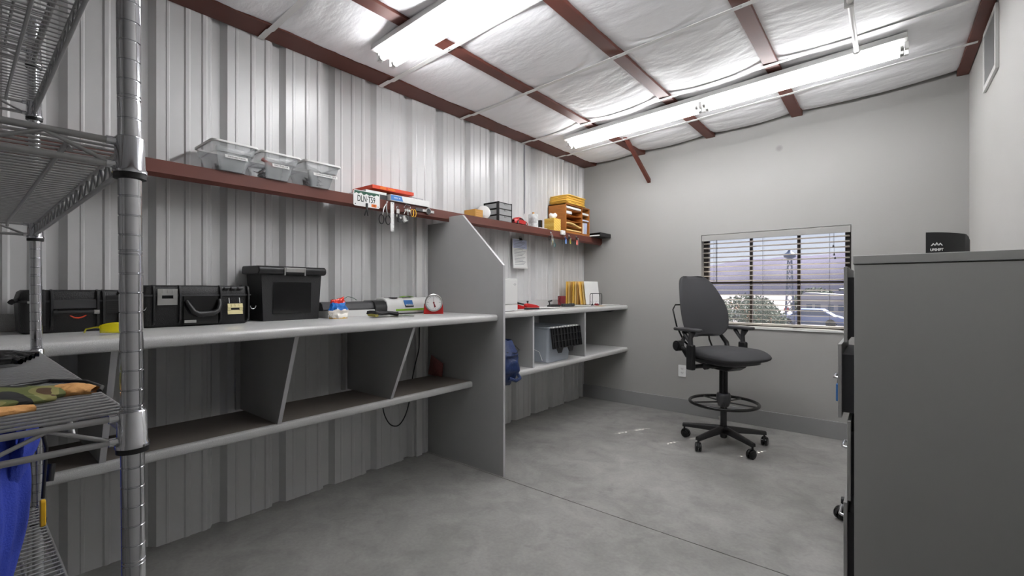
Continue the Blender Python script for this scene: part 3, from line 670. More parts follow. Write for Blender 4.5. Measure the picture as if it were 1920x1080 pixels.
for i, zs in enumerate(SH):
    b = MB(); xa, xb, ya, yb = RX0, RX1, RY0, RY1; o_ = 0.012
    for y in (ya, yb):
        for z, rr in ((zs, 0.0036),(zs-0.030, 0.0036)): b.tube([(xa+o_,y,z),(xb-o_,y,z)], rr, 14)
        truss(b, (xa+0.02,y,0), (xb-0.02,y,0), zs-0.029, zs-0.002, 0.027)
    for x in (xa, xb):
        for z in (zs, zs-0.030): b.tube([(x,ya+o_,z),(x,yb-o_,z)], 0.0040, 16)
        truss(b, (x,ya+0.02,0), (x,yb-0.02,0), zs-0.029, zs-0.002, 0.055)
    n = 49
    for k in range(1, n): x = xa+(xb-xa)*k/n; b.tube([(x,ya,zs+0.003),(x,yb,zs+0.003)], 0.0020, 6)
    for y in (-0.12, 0.03, 0.172): b.tube([(xa+0.03,y,zs-0.012),(xa+0.045,y,zs-0.003),(xb-0.045,y,zs-0.003),(xb-0.02,y,zs-0.016)], 0.0032, 6)
    s_ = b.build('wire_shelf', 'wire', t)
    for x in (xa, xb):
        for y in (ya, yb):
            b = MB(); b.lathe([(0.0135,-0.040),(0.0185,-0.040),(0.0185,-0.036),(0.0165,-0.033),(0.0155,0.006),(0.0135,0.008)], (x,y,zs), 24)
            sx = -1 if x > 0 else 1; sy = -1 if y > 0 else 1
            for z in (zs, zs-0.030): b.cyl((x+sx*0.014,y,z), 0.0055, 0.010, 16, (sx,0,0)); b.cyl((x,y+sy*0.014,z), 0.0055, 0.010, 16, (0,sy,0))
            b.mi = 1; b.lathe([(0.0135,-0.048),(0.0175,-0.047),(0.0175,-0.0405),(0.0135,-0.040)], (x,y,zs), 24)
            b.build('collar', ['chrome','black'], s_)

# ------------------------------------------------------------------ small things
CT = 1.064          # counter height
GZ = 1.8002         # top of the wall girt
def blob(b, c, r, seed=0, amp=0.25, nu=20, nv=12, fr=2.0, fz=1.0):
    def f(u, v):
        th = 2*PI*u; ph = PI*v; d = Vector((math.sin(ph)*math.cos(th), math.sin(ph)*math.sin(th), -math.cos(ph)))
        k = 1+amp*noise.noise(Vector((d.x*fr+seed, d.y*fr, d.z*fr*fz)))+amp*0.5*noise.noise(Vector((d.x*fr*2.7, d.y*fr*2.7+seed, d.z*fr*2.7*fz)))
        return (c[0]+r[0]*d.x*k, c[1]+r[1]*d.y*k, c[2]+r[2]*d.z*k)
    return b.grid(f, nu, nv, wrapu=True)
def single(b, name, m, org, label, cat, group=None, **k): return tag(b.build(name, m, org=org, **k), label, cat, group)

# clear bins on the girt
def bin_(y0, y1, Y0, Y1, zt, label, txt, lw, lz, seed, ly=0.0):
    t = thing('storage_bin', label, 'storage bin', (0.14, (y0+y1)/2, GZ), 0, 'clear storage bins on the steel ledge')
    bx0, bx1, tx0, tx1 = 0.060, 0.246, 0.030, 0.276; zb = GZ+0.001; zt0 = zt-0.008; n = 6
    b = MB(); z1 = GZ+(zt0-GZ)*0.66
    def ring(x0, x1, ya, yb, z): return [(p[0], p[1], z) for p in rrect(x1-x0, yb-ya, 0.02, 5, (x0+x1)/2, (ya+yb)/2)]
    L = lambda a, c, k: a+(c-a)*k
    rs = [ring(bx0,bx1,y0,y1,zb), ring(L(bx0,tx0,.55),L(bx1,tx1,.55),L(y0,Y0,.55),L(y1,Y1,.55),z1), ring(L(bx0,tx0,.72)-0.002,L(bx1,tx1,.72)+0.002,L(y0,Y0,.72)-0.002,L(y1,Y1,.72)+0.002,z1+0.001), ring(tx0,tx1,Y0,Y1,zt0)]
    m_ = len(rs[0]); V = [p for r_ in rs for p in r_]; F = [tuple(range(m_))[::-1]]
    for k in range(3): F += [(k*m_+i, k*m_+(i+1)%m_, (k+1)*m_+(i+1)%m_, (k+1)*m_+i) for i in range(m_)]
    b.add(V, F); b.build('tub', 'clear', t, w=True, solid=0.0015)
    b = MB(); o_ = [(p[0],p[1]) for p in rrect(tx1-tx0+0.018, Y1-Y0+0.018, 0.026, 5, (tx0+tx1)/2, (Y0+Y1)/2)]; i_ = [(p[0],p[1]) for p in rrect(tx1-tx0, Y1-Y0, 0.02, 5, (tx0+tx1)/2, (Y0+Y1)/2)]
    V = [(*p, zt-0.009) for p in o_]+[(*p, zt) for p in o_]+[(*p, zt) for p in i_]+[(*p, zt-0.009) for p in i_]
    b.add(V, [(k*m_+i, k*m_+(i+1)%m_, ((k+1)%4)*m_+(i+1)%m_, ((k+1)%4)*m_+i) for k in range(4) for i in range(m_)]); b.build('rim', 'white', t, w=True)
    yc_ = (y0+y1)/2+ly; fx = lambda z: bx1+(tx1-bx1)*(z-GZ)/(zt-GZ)+0.0042
    b = MB(); b.cbox((fx(lz), yc_, lz), (0.0012, lw, 0.016), ry=-0.20+0.4*0); lb = b.build('label', 'paper', t, w=True, smooth=0)
    text('lettering', txt, 0.0105, (fx(lz)+0.0028, yc_, lz), 'ink', lb, R=Matrix.Rotation(0.20,3,'Y') @ FX, sx=lw*0.92/(len(txt)*0.0066)*1.0)
    lb.children[0].data.transform(Matrix.Translation(-Vector(t.location)))
    return t
bin_(0.797, 0.918, 0.768, 0.958, 1.934, 'clear plastic bin on the ledge, leftmost of the three, labelled KNIVES AND SCISSORS', 'KNIVES AND SCISSORS', 0.100, 1.866, 1, 0.012)
bin_(1.010, 1.127, 0.984, 1.172, 1.930, 'clear plastic bin, middle of the three on the ledge, with an orange-handled tool', 'VIDEO PROJECTOR', 0.085, 1.868, 2, 0.01)
bin_(1.243, 1.360, 1.205, 1.405, 1.932, 'clear plastic bin, rightmost of the three, holding a loop of dark cable', 'CAMERA ADAPTERS AND CABLES', 0.140, 1.866, 3, 0.022)
def jumble(y0, y1, h, seed, label, m1='darkgrey', m2='inkgrey'):
    rnd = random.Random(seed); b = MB()
    for k in range(46):
        b.mi = 0 if rnd.random() < 0.65 else 1; q = Vector((rnd.uniform(0.085,0.205), rnd.uniform(y0,y1), GZ+0.012+rnd.uniform(0,h)))
        d = Vector((rnd.gauss(0,1), rnd.gauss(0,1), rnd.gauss(0,0.4))).normalized()*rnd.uniform(0.01,0.022)
        b.tube([q-d, q+d], rnd.uniform(0.002,0.006), 6)
    o = b.build('small_parts', [m1,m2], org=(0.14,(y0+y1)/2,GZ)); o['label'] = label; o['category'] = 'small parts'; o['kind'] = 'stuff'
jumble(0.82, 0.895, 0.03, 5, 'few dark odds and ends inside the leftmost clear bin')
jumble(1.03, 1.105, 0.055, 6, 'pile of dark small parts inside the middle clear bin')
jumble(1.265, 1.335, 0.05, 7, 'pile of dark and silver parts inside the rightmost clear bin')
b = MB(); b.tube([(0.12,1.045,1.925),(0.16,1.09,1.885)], [0.010,0.004], 8); single(b, 'hand_tool', 'redbox', (0.14,1.06,1.9), 'orange-handled tool leaning inside the middle clear bin', 'tool')
b = MB(); b.tube([(0.17,1.31+0.040*math.cos(a),1.890+0.026*math.sin(a)) for a in [k*0.35-0.6 for k in range(14)]], 0.002, 6); single(b, 'cable_loop', 'black', (0.17,1.32,1.87), 'thin dark cable loop inside the rightmost clear bin', 'cable')

# licence plate
t = thing('licence_plate', 'small green and white mountain licence plate reading DLN-T59 on the ledge front', 'licence plate', (0.2335, 1.606, 1.735))
b = MB(); b.prism(rrect(0.184, 0.096, 0.012, 5, 1.606, 1.783), 'x', 0.2335, 0.2350); b.build('plate', 'white', t, w=True, smooth=0)
b = MB(); b.prism([(1.520,1.827),(1.692,1.827),(1.692,1.812),(1.676,1.818),(1.655,1.806),(1.640,1.812),(1.622,1.806),(1.604,1.815),(1.584,1.804),(1.566,1.818),(1.548,1.808),(1.534,1.815),(1.520,1.806)], 'x', 0.2350, 0.2354); b.build('mountain_band', 'green_dark', t, w=True, smooth=0)
text('lettering', 'DLN·T59', 0.054, (0.2356, 1.602, 1.780), 'plateink', t, w=True, bold=0.0006, sx=0.60)
b = MB(); b.box(0.2350,0.2356,1.638,1.674,1.740,1.758); st_ = b.build('sticker', 'orange', t, w=True, smooth=0); text('lettering', '20', 0.016, (0.2359,1.656,1.749), 'ink', t, w=True)
b = MB()
for y in (1.527,1.685): b.cyl((0.2348,y,1.746), 0.003, 0.001, 8, (1,0,0))
b.build('bolt_holes', 'ink', t, w=True)
t = thing('magnetic_clip', 'black scissor clip hanging over the lower edge of the licence plate', 'clip', (0.242, 1.600, 1.71))
b = MB(); b.box(0.236,0.246,1.596,1.607,1.722,1.757); b.build('clip_body', 'black', t, w=True, bevel=0.001)
for d in (-0.016, 0.008):
    b = MB(); b.tube([(0.242,1.601,1.724),(0.242,1.601+d,1.680)], 0.0035, 6); b.build('clip_leg', 'black', t, w=True)
# scissors
t = thing('scissors', 'scissors with black loop handles hanging from the ledge', 'scissors', (0.246, 1.735, 1.70))
for sy in (-1, 1):
    b = MB(); cy_, cz = (1.703, 1.672) if sy < 0 else (1.752, 1.672); N = 20
    b.tube([(0.246, cy_+0.018*math.cos(2*PI*k/N), cz+0.029*math.sin(2*PI*k/N)) for k in range(N)], 0.0030, 8, closed=True); b.build('handle', 'black', t, w=True)
b = MB(); b.tube([(0.246,1.710,1.700),(0.243,1.722,1.745),(0.241,1.752,1.790)], [0.004,0.005,0.003], 6); b.tube([(0.248,1.744,1.698),(0.246,1.738,1.745),(0.243,1.745,1.79)], [0.004,0.005,0.003], 6); b.build('blades', 'silver', t, w=True)
t = thing('steel_ruler', 'short steel ruler hanging vertically from the ledge beside the scissors', 'ruler', (0.25, 1.783, 1.60))
b = MB(); b.box(0.248,0.2492,1.769,1.796,1.602,1.790); b.build('blade', 'white', t, w=True, smooth=0)
b = MB()
for k in range(22): b.box(0.2492,0.2495,1.788 if k % 5 else 1.784,1.796,1.610+k*0.0078,1.611+k*0.0078)
b.cyl((0.2490,1.782,1.780), 0.003, 0.0008, 8, (1,0,0)); b.build('markings', 'inkgrey', t, w=True)
# keys, padlock, bulldog clips, film camera
t = thing('padlock', 'small silver padlock hanging from the ledge right of the ruler', 'padlock', (0.245, 1.825, 1.72))
b = MB(); b.box(0.240,0.252,1.812,1.838,1.722,1.752); b.build('body', 'silver', t, w=True, bevel=0.003)
b = MB(); b.tube([(0.246,1.818,1.750),(0.246,1.818,1.764),(0.246,1.825,1.770),(0.246,1.832,1.764),(0.246,1.832,1.750)], 0.002, 8); b.build('shackle', 'chrome', t, w=True)
b = MB(); b.cyl((0.244,1.822,1.706), 0.009, 0.004, 16, (1,0,0)); single(b, 'silver_disc', 'silver', (0.244,1.822,1.70), 'small round silver token hanging under the padlock', 'token')
t = thing('carabiner_bunch', 'silver carabiner with small keys clipped to the ledge', 'carabiner', (0.25, 1.90, 1.75))
b = MB(); b.tube([(0.247,1.872,1.770),(0.247,1.895,1.792),(0.247,1.925,1.785),(0.247,1.928,1.772),(0.247,1.900,1.765)], 0.003, 8, closed=True); b.build('clip', 'chrome', t, w=True)
for k, (y, a) in enumerate(((1.885,-0.4),(1.905,0.1),(1.915,0.5),(1.895,0.0))):
    b = MB(); c = Vector((0.250+0.002*k, y, 1.752)); d = Vector((0, math.sin(a), -math.cos(a)))
    b.cyl(tuple(c), 0.008, 0.0015, 12, (1,0,0)); b.tube([c+d*0.006, c+d*0.030], 0.0022, 5); b.build('key', 'silver', t, w=True)
t = thing('compact_camera', 'tiny silver and black camera with round lens hanging below the ledge', 'camera', (0.25, 1.862, 1.665))
b = MB(); b.box(0.238,0.258,1.825,1.905,1.667,1.718); b.build('body', 'darkgrey', t, w=True, bevel=0.005)
b = MB(); b.lathe([(0.024,0),(0.024,0.006),(0.018,0.012),(0.018,0.006),(0.010,0.006),(0.010,0.004),(0.002,0.004)], (0.257,1.872,1.692), 24, (1,0,0)); b.build('lens', 'silver', t, w=True)
b = MB(); b.cyl((0.257,1.838,1.695), 0.007, 0.004, 12, (1,0,0)); b.build('viewfinder', 'silver', t, w=True)
t = thing('yellow_wristband', 'yellow coiled band hanging from the ledge', 'band', (0.25, 1.952, 1.72))
for y, r_ in ((1.940,0.024),(1.960,0.025)):
    b = MB(); N = 20; b.tube([(0.250, y+r_*0.5*math.cos(2*PI*k/N), 1.741+r_*math.sin(2*PI*k/N)) for k in range(N)], 0.0022, 6, closed=True); b.build('coil', 'yellow', t, w=True)
t = thing('wrist_watch', 'watch with round dark dial and metal strap on the ledge front', 'watch', (0.25, 2.085, 1.755))
b = MB(); b.lathe([(0.022,0),(0.022,0.008),(0.018,0.010),(0.018,0.007),(0.001,0.007)], (0.238,2.085,1.772), 28, (1,0,0)); b.mi = 1; b.cyl((0.2455,2.085,1.772), 0.017, 0.0006, 24, (1,0,0)); b.build('case', ['silver','black'], t, w=True)
for a in (2.035, 2.108):
    b = MB(); b.box(0.238,0.244,a,a+0.030,1.763,1.781); b.build('strap', 'silver', t, w=True, bevel=0.002)
b = MB(); b.box(0.236,0.243,1.975,2.06,1.762,1.785); single(b, 'magnetic_strip', 'darkgrey', (0.238,2.0,1.76), 'dark magnetic strip on the ledge between the band and the watch', 'magnet', bevel=0.002)
# flat boxes above
t = thing('flat_game_box', 'flat red and orange box lying on the ledge above the licence plate', 'box', (0.13, 1.80, 1.858))
b = MB(); b.box(0.015,0.236,1.645,1.965,1.860,1.882); b.build('box', 'redbox', t, w=True, bevel=0.001)
b = MB(); b.box(0.236,0.2366,1.70,1.745,1.862,1.880); b.build('orange_patch', 'orange', t, w=True, smooth=0); text('lettering', 'Geodesics', 0.014, (0.2369,1.785,1.871), 'yellow', t, w=True)
t = thing('document_stack', 'white papers in a dark folder under the flat red box on the ledge', 'papers', (0.12, 1.70, GZ))
b = MB(); b.box(0.02,0.228,1.60,1.760,GZ,GZ+0.030); b.build('folder', 'darkgrey', t, w=True, bevel=0.002)
b = MB(); b.box(0.02,0.225,1.605,1.755,GZ+0.030,GZ+0.046); b.build('sheets', 'paper', t, w=True)
t = thing('wrap_box', 'long narrow white and blue carton on the ledge, above the hanging ruler', 'carton', (0.2, 1.93, GZ))
b = MB(); b.box(0.185,0.248,1.77,2.092,GZ,GZ+0.040); b.build('carton', 'white', t, w=True, bevel=0.001)
b = MB(); b.prism([(1.772,GZ+0.004),(1.868,GZ+0.004),(1.855,GZ+0.036),(1.772,GZ+0.036)], 'x', 0.248, 0.2486); b.build('blue_panel', 'blue', t, w=True, smooth=0); text('lettering', 'WAX 42', 0.014, (0.2489,1.82,GZ+0.020), 'white', t, w=True)
t = thing('clear_tray', 'clear plastic tray of small parts behind the long carton', 'tray', (0.1, 1.95, GZ))
b = MB(); b.frust(0.03,0.18,1.80,2.12,GZ, 0.02,0.182,1.79,2.13,GZ+0.055); b.build('tray', 'clear', t, w=True)
for k in range(3): b = MB(); b.box(0.04,0.16,1.80+k*0.11,1.89+k*0.11,GZ+0.056,GZ+0.062+0.004*k); b.build('lid_insert', 'inkgrey' if k == 0 else 'clear', t, w=True)
# things on girt, right of divider
t = thing('cardboard_box', 'small brown cardboard box on the ledge above the divider', 'box', (0.15, 2.62, GZ))
b = MB(); b.box(0.075,0.195,2.600,2.690,GZ,GZ+0.066); b.build('carton', 'cardboard', t, w=True, bevel=0.001)
b = MB(); 
for k in range(3): b.box(0.195,0.1955,2.612,2.672,GZ+0.012+k*0.016,GZ+0.018+k*0.016)
b.build('print', 'leather', t, w=True, smooth=0)
t = thing('white_disc_router', 'white rounded disc-shaped device leaning upright on the ledge', 'wireless device', (0.12, 2.72, GZ))
b = MB(); b.lathe([(0.001,0),(0.040,0.002),(0.054,0.010),(0.056,0.018),(0.050,0.026),(0.02,0.030),(0.001,0.031)], (0.150,2.745,GZ+0.057), 32, (0.8,-0.6,0.05)); b.build('shell', 'white', t, w=True)
b = MB(); b.cyl((0.176,2.732,GZ+0.030), 0.003, 0.002, 8, (0.8,-0.6,0.05)); b.build('indicator', 'silver', t, w=True)
t = thing('mini_drawer_unit', 'small black three-drawer unit with clear drawers on the ledge', 'drawer unit', (0.12, 2.95, GZ))
y0, y1 = 2.861, 3.033; b = MB()
for yy in (y0, y1-0.006):
    for (xa, xb) in ((0.045,0.055),(0.190,0.216)): b.box(xa, xb, yy, yy+0.008, GZ, GZ+0.163)
    for k in range(4): b.box(0.045, 0.214, yy, yy+0.006, GZ+k*0.052, GZ+k*0.052+0.007)
for k in range(4): b.box(0.045, 0.214, y0, y1, GZ+k*0.052, GZ+k*0.052+0.0035)
b.box(0.045,0.05,y0,y1,GZ,GZ+0.163); b.build('frame', 'black', t, w=True)
for k in range(3):
    b = MB(); z = GZ+0.005+k*0.052; b.box(0.055,0.216,y0+0.008,y1-0.008,z,z+0.043); b.box(0.216,0.226,2.93,2.965,z+0.032,z+0.040); b.build('drawer', 'cleardrawer', t, w=True, bevel=0.001)
for k, m_ in enumerate(('darkgrey','inkgrey','darkgrey')):
    b = MB(); rnd = random.Random(k)
    for q in range(10): b.cbox((rnd.uniform(0.08,0.19), rnd.uniform(2.885,3.01), GZ+0.014+k*0.052), (0.03,0.02,0.012), rnd.uniform(0,3))
    o = b.build('drawer_contents', m_, t, w=True); o['kind'] = 'stuff'
# toy car
t = thing('toy_car', 'shiny red toy sports car parked on the steel ledge', 'toy car', (0.175, 3.17, GZ), math.radians(96))
def cs(u, v):
    x = -0.11+0.22*u; k = (x+0.11)/0.22
    h = 0.028+0.014*math.sin(PI*k)**0.6+0.020*max(0, math.sin(PI*min(1,max(0,(k-0.22)/0.52))))**0.8; wd = 0.046*(1-0.25*abs(2*k-1)**4)
    th = PI*v; yy = wd*math.copysign(abs(math.cos(th))**0.5, math.cos(th)); zz = 0.010+(h-0.0)*abs(math.sin(th))**0.7
    if zz > 0.045: yy *= 0.82
    return (x, yy, zz)
b = MB(); b.grid(cs, 32, 17, flip=True); b.box(-0.108,0.108,-0.040,0.040,0.008,0.011); b.build('body', 'red', t, smooth=60)
for sy in (-1, 1):
    b = MB(); b.prism([(-0.055,0.042),(-0.035,0.056),(0.010,0.058),(0.038,0.044)], 'y', sy*0.0385-0.001, sy*0.0385+0.001); b.build('side_window', 'blackgloss', t)
    for x in (-0.068, 0.066):
        b = MB(); b.cyl((x, sy*0.038-0.007, 0.016), 0.016, 0.014, 20, (0,1,0)); b.mi = 1; b.cyl((x, sy*0.038-0.0075, 0.016), 0.009, 0.015, 12, (0,1,0)); b.build('wheel', ['black','silver'], t)
b = MB(); b.cbox((0.052,0,0.044),(0.03,0.062,0.002),ry=0.5); b.build('windscreen', 'blackgloss', t)
# cable guide on the wall, jar, black bar
b = MB(); b.tube([(0.010,3.475,1.96),(0.012,3.478,2.2),(0.010,3.474,2.618)], 0.004, 6); single(b, 'wall_cable', 'inkgrey', (0.01,3.475,1.96), 'grey cable running up the ribbed wall above the white jar', 'cable')
t = thing('marbled_canister', 'pale grey-white patterned canister on the ledge beside the red car', 'canister', (0.11, 3.47, GZ))
M['marble'] = mat('marbled_print', (206,208,208), 0.5, var=0.25, vscale=40)
b = MB(); b.lathe([(0.001,0),(0.046,0.001),(0.046,0.052),(0.044,0.053),(0.046,0.055),(0.046,0.135),(0.043,0.139),(0.001,0.139)], (0.12,3.47,GZ), 28); b.build('body', 'marble', t, w=True)
b = MB(); b.cyl((0.12,3.47,GZ+0.139), 0.010, 0.02, 10); b.build('cap', 'leather', t, w=True)
b = MB(); b.box(0.19,0.225,3.42,3.55,GZ,GZ+0.006); single(b, 'white_card', 'paper', (0.2,3.48,GZ), 'white card lying at the ledge edge before the tissue box', 'card')
b = MB(); b.box(0.09,0.13,3.575,3.605,GZ,GZ+0.10); single(b, 'black_case', 'blackgloss', (0.11,3.59,GZ), 'narrow black case standing behind the yellow tissue box', 'case', bevel=0.004)
# tissue box
t = thing('tissue_box', 'yellow patterned cube tissue box with a tissue pulled up, on the ledge', 'tissue box', (0.17, 3.71, GZ))
M['tissuebox'] = mat('yellow_lattice_card', (232,186,62), 0.6); m = M['tissuebox']; n = m.node_tree; pb = n.nodes['Principled BSDF']
t_ = n.nodes.new('ShaderNodeTexCoord'); mp = n.nodes.new('ShaderNodeMapping'); mp.inputs['Rotation'].default_value = (0.785,0.785,0); ck = n.nodes.new('ShaderNodeTexChecker'); ck.inputs['Scale'].default_value = 110
ck.inputs['Color1'].default_value = (*lin((222,164,40)),1); ck.inputs['Color2'].default_value = (*lin((244,216,120)),1)
n.links.new(t_.outputs['Object'], mp.inputs[0]); n.links.new(mp.outputs[0], ck.inputs[0]); n.links.new(ck.outputs[0], pb.inputs['Base Color'])
b = MB(); b.box(0.115,0.229,3.655,3.775,GZ,GZ+0.120); b.build('carton', 'tissuebox', t, w=True, bevel=0.002)
b = MB(); b.grid(lambda u, v: (0.172+(0.010+0.030*math.sin(PI*v*0.8+0.2))*math.cos(2*PI*u)*(1+0.2*math.sin(6*PI*u)), 3.715+(0.006+0.034*math.sin(PI*v*0.8+0.2))*math.sin(2*PI*u), GZ+0.118+0.058*v+0.006*math.sin(4*PI*u)), 24, 8, wrapu=True); b.build('tissue', 'white', t, w=True)
# wooden organiser
t = thing('wooden_organizer', 'oak letter organiser with paper-filled slots at the ledge end', 'organizer', (0.11, 4.11, GZ))
y0, y1, z1 = 3.872, 4.345, 2.098; X0_, X1_ = 0.012, 0.225
b = MB()
for (ya, yb, za, zb) in ((y0,y0+0.012,GZ,z1),(y1-0.012,y1,GZ,z1),(y0,y1,GZ,GZ+0.020),(y0,y1,z1-0.012,z1),(4.185,4.195,GZ,z1)): b.box(X0_,X1_,ya,yb,za,zb)
b.box(X0_,X0_+0.006,y0,y1,GZ,z1); b.build('case', 'oak', t, w=True, bevel=0.001)
for k in range(1, 5):
    b = MB(); zz = GZ+0.02+k*0.056; ys_ = (y0+0.012, 4.185)
    b.grid(lambda u, v: (X0_+0.004+(X1_-X0_-0.008)*u, ys_[0]+(ys_[1]-ys_[0])*v, zz-0.006*math.sin(PI*v)), 3, 12); b.build('slot_shelf', 'oak', t, w=True, solid=0.004)
b = MB(); b.box(X0_,X1_-0.006,4.195,y1-0.012,GZ+0.15,GZ+0.154); b.box(X0_,X1_-0.006,4.195,y1-0.012,GZ+0.215,GZ+0.219); b.build('side_shelf', 'oak', t, w=True)
for k, (za, zb, m_, ya, yb, lb) in enumerate([(GZ+0.252,GZ+0.272,'paper',3.888,4.17,'white papers in the top left slot of the organiser'),(GZ+0.196,GZ+0.224,'paper',3.888,3.99,'short white paper bundle in the second slot of the organiser'),
      (GZ+0.026,GZ+0.040,'manila2',3.888,4.18,'tan sheets in the bottom slot of the organiser'),(GZ+0.220,GZ+0.240,'paper',4.20,4.33,'white papers in the upper right slot of the organiser'),(GZ+0.156,GZ+0.170,'paperblue',4.20,4.33,'pale papers in the middle right slot of the organiser')]):
    b = MB(); b.box(0.03,0.222,ya,yb,za,zb); single(b, 'paper_bundle', m_, (0.12,ya,za), lb, 'papers', 'papers in the organiser', bevel=0.001)
b = MB(); b.grid(lambda u, v: (0.03+0.195*u, 3.890+0.285*v, GZ+0.082+0.020*(1-v)*u+0.008*math.sin(5*v)), 6, 16); single(b, 'manila_envelopes', 'manila2', (0.12,4.0,GZ+0.08), 'tan envelopes bulging from the fourth slot of the organiser', 'envelopes', solid=0.016)
for k in range(3):
    b = MB(); b.cbox((0.14,4.225+0.030*k,GZ+0.080),(0.17,0.006,0.115),rx=-0.10); single(b, 'booklet', 'paperblue' if k else 'paper', (0.14,4.225+0.03*k,GZ+0.021), ['white booklet upright nearest the organiser middle divider','pale booklet upright, centre of three','pale booklet upright nearest the window wall'][k], 'booklet', 'booklets in the organiser')
for k in range(7):
    b = MB(); zz = z1+0.0012+k*0.0128; rnd = random.Random(40+k); dx, dy = rnd.uniform(-0.008,0.010), rnd.uniform(-0.012,0.012)
    b.grid(lambda u, v: (0.015+0.222*u+dx, 3.895+0.335*v+dy, zz+0.005+0.0015*math.sin(3*u)+0.003*noise.noise(Vector((u*3,v*4,1)))), 8, 10)
    single(b, 'padded_envelope', 'manila', (0.12,4.06,zz), ['yellow envelope at the bottom of the pile on the organiser','second yellow envelope up from the organiser top','third yellow envelope up from the organiser top','middle yellow envelope of the pile of seven','third yellow envelope from the top of the pile','second yellow envelope from the top of the pile','topmost yellow envelope of the pile on the organiser'][k], 'envelope', 'yellow envelopes piled on the organiser', solid=0.008)
# binder overhanging the end of the ledge
t = thing('ring_binder', 'dark binder lying open at the end of the ledge, overhanging near the window wall', 'binder', (0.22, 4.48, GZ))
b = MB(); b.box(0.02,0.345,4.358,4.600,GZ,GZ+0.004); b.cbox((0.19,4.48,GZ+0.036),(0.31,0.235,0.004),ry=-0.03); b.box(0.340,0.346,4.36,4.600,GZ,GZ+0.040); b.build('cover', 'blacktex', t, w=True, bevel=0.002)
b = MB(); b.box(0.03,0.33,4.37,4.59,GZ+0.006,GZ+0.018); b.build('pages', 'paper', t, w=True)
# keys on hooks under the ledge
def keyset(y, label, items):
    t = thing('key_bunch', label, 'keys', (0.245, y, 1.77), 0, 'key bunches hanging from the ledge')
    b = MB(); b.lathe([(0.010,0),(0.010,0.006),(0.004,0.007),(0.003,0.014)], (GX+0.001,y,1.772), 14, (1,0,0)); b.build('magnet_hook', 'chrome', t, w=True)
    b = MB(); N = 14; b.tube([(0.248, y+0.011*math.cos(2*PI*k/N), 1.757+0.014*math.sin(2*PI*k/N)) for k in range(N)], 0.0015, 6, closed=True); b.build('key_ring', 'chrome', t, w=True)
    for k, (kind, dy, z, m_) in enumerate(items):
        b = MB(); x = 0.248+0.003*k
        if kind == 'key': b.cyl((x,y+dy,z), 0.009, 0.002, 12, (1,0,0)); b.tube([(x+0.001,y+dy,z-0.006),(x+0.001,y+dy*1.6,z-0.034)], 0.0028, 5); b.tube([(x,y,1.745),(x,y+dy,z+0.008)], 0.001, 5); b.build('key', m_, t, w=True)
        elif kind == 'fob': b.cyl((x,y+dy,z), 0.013, 0.006, 16, (1,0,0)); b.tube([(x,y,1.745),(x,y+dy,z)], 0.0012, 5); b.build('fob', m_, t, w=True)
        elif kind == 'tag': b.box(x,x+0.004,y+dy-0.014,y+dy+0.014,z-0.024,z+0.024); b.tube([(x,y,1.745),(x,y+dy,z+0.022)], 0.001, 5); b.build('tag', m_, t, w=True, bevel=0.002)
        elif kind == 'loop': b.tube([(x, y+dy+0.015*math.cos(a), z+0.02*math.sin(a)) for a in [k2*0.45 for k2 in range(14)]], 0.003, 6, closed=True); b.tube([(x,y,1.745),(x,y+dy,z+0.018)], 0.0012, 5); b.build('loop', m_, t, w=True)
    return t
M['teal'] = mat('teal_plastic', (30,128,128), 0.4); M['olive'] = mat('olive_yellow_plastic', (170,160,70), 0.45); M['pinktag'] = mat('red_white_tag', (226,120,112), 0.5); M['paleblue'] = mat('pale_blue_plastic', (128,164,226), 0.4)
keyset(3.585, 'large bunch of keys with black loops and green clip, leftmost below the ledge', [('loop',-0.030,1.715,'black'),('fob',0.015,1.700,'paper'),('key',-0.012,1.705,'silver'),('key',0.004,1.685,'gold'),('loop',0.034,1.655,'teal'),('key',-0.02,1.67,'silver'),('key',0.012,1.668,'chrome')])
keyset(3.815, 'keys with a pale blue tag hanging under the ledge', [('tag',0.018,1.708,'paleblue'),('key',-0.028,1.712,'black'),('fob',0.0,1.735,'navy')])
keyset(3.905, 'keys with an olive yellow tag hanging under the ledge', [('tag',0.012,1.712,'olive'),('fob',-0.015,1.748,'black'),('key',0.012,1.740,'silver')])
keyset(4.045, 'keys with a red and white tag, rightmost below the ledge', [('tag',0.0,1.712,'pinktag'),('key',0.02,1.752,'silver'),('fob',-0.018,1.752,'black')])
t = thing('switch_block', 'small white square magnetic block on the ledge front under the tissue box', 'magnet', (0.24, 3.79, 1.765))
b = MB(); b.box(GX+0.0005,0.252,3.755,3.825,1.768,1.812); b.build('block', 'white', t, w=True, bevel=0.004)
b = MB(); b.cyl((0.2515,3.80,1.780), 0.004, 0.002, 8, (1,0,0)); b.build('button', 'inkgrey', t, w=True)
# paper hanging on wall
t = thing('hanging_paper', 'white printed sheet hanging from a black clip on the ribbed wall', 'paper', (0.03, 3.38, 1.43))
b = MB(); b.grid(lambda u, v: (0.028+0.012*math.sin(PI*u)*(1-v)+0.012*(1-v)**3, 3.268+0.225*u, 1.428+0.278*v), 12, 14); b.build('sheet', 'paper', t, w=True, solid=0.0006)
b = MB(); fx2 = lambda u, v: 0.0295+0.012*math.sin(PI*u)*(1-v)+0.012*(1-v)**3
b.grid(lambda u, v: (fx2(0.03+0.94*u, 0.68+0.30*v), 3.268+0.225*(0.03+0.94*u), 1.428+0.278*(0.68+0.30*v)), 8, 4); b.build('blue_heading', 'paperblue', t, w=True)
b = MB()
for k in range(17):
    v = 0.93-0.05*k; a, c = 0.10, 0.62+0.28*((k*37)%10)/10; z = 1.428+0.278*v
    if v < 0.12: break
    b.grid(lambda u, w_: (fx2(a+(c-a)*u, v)+0.0006, 3.268+0.225*(a+(c-a)*u), z+0.0035*w_), 7, 2)
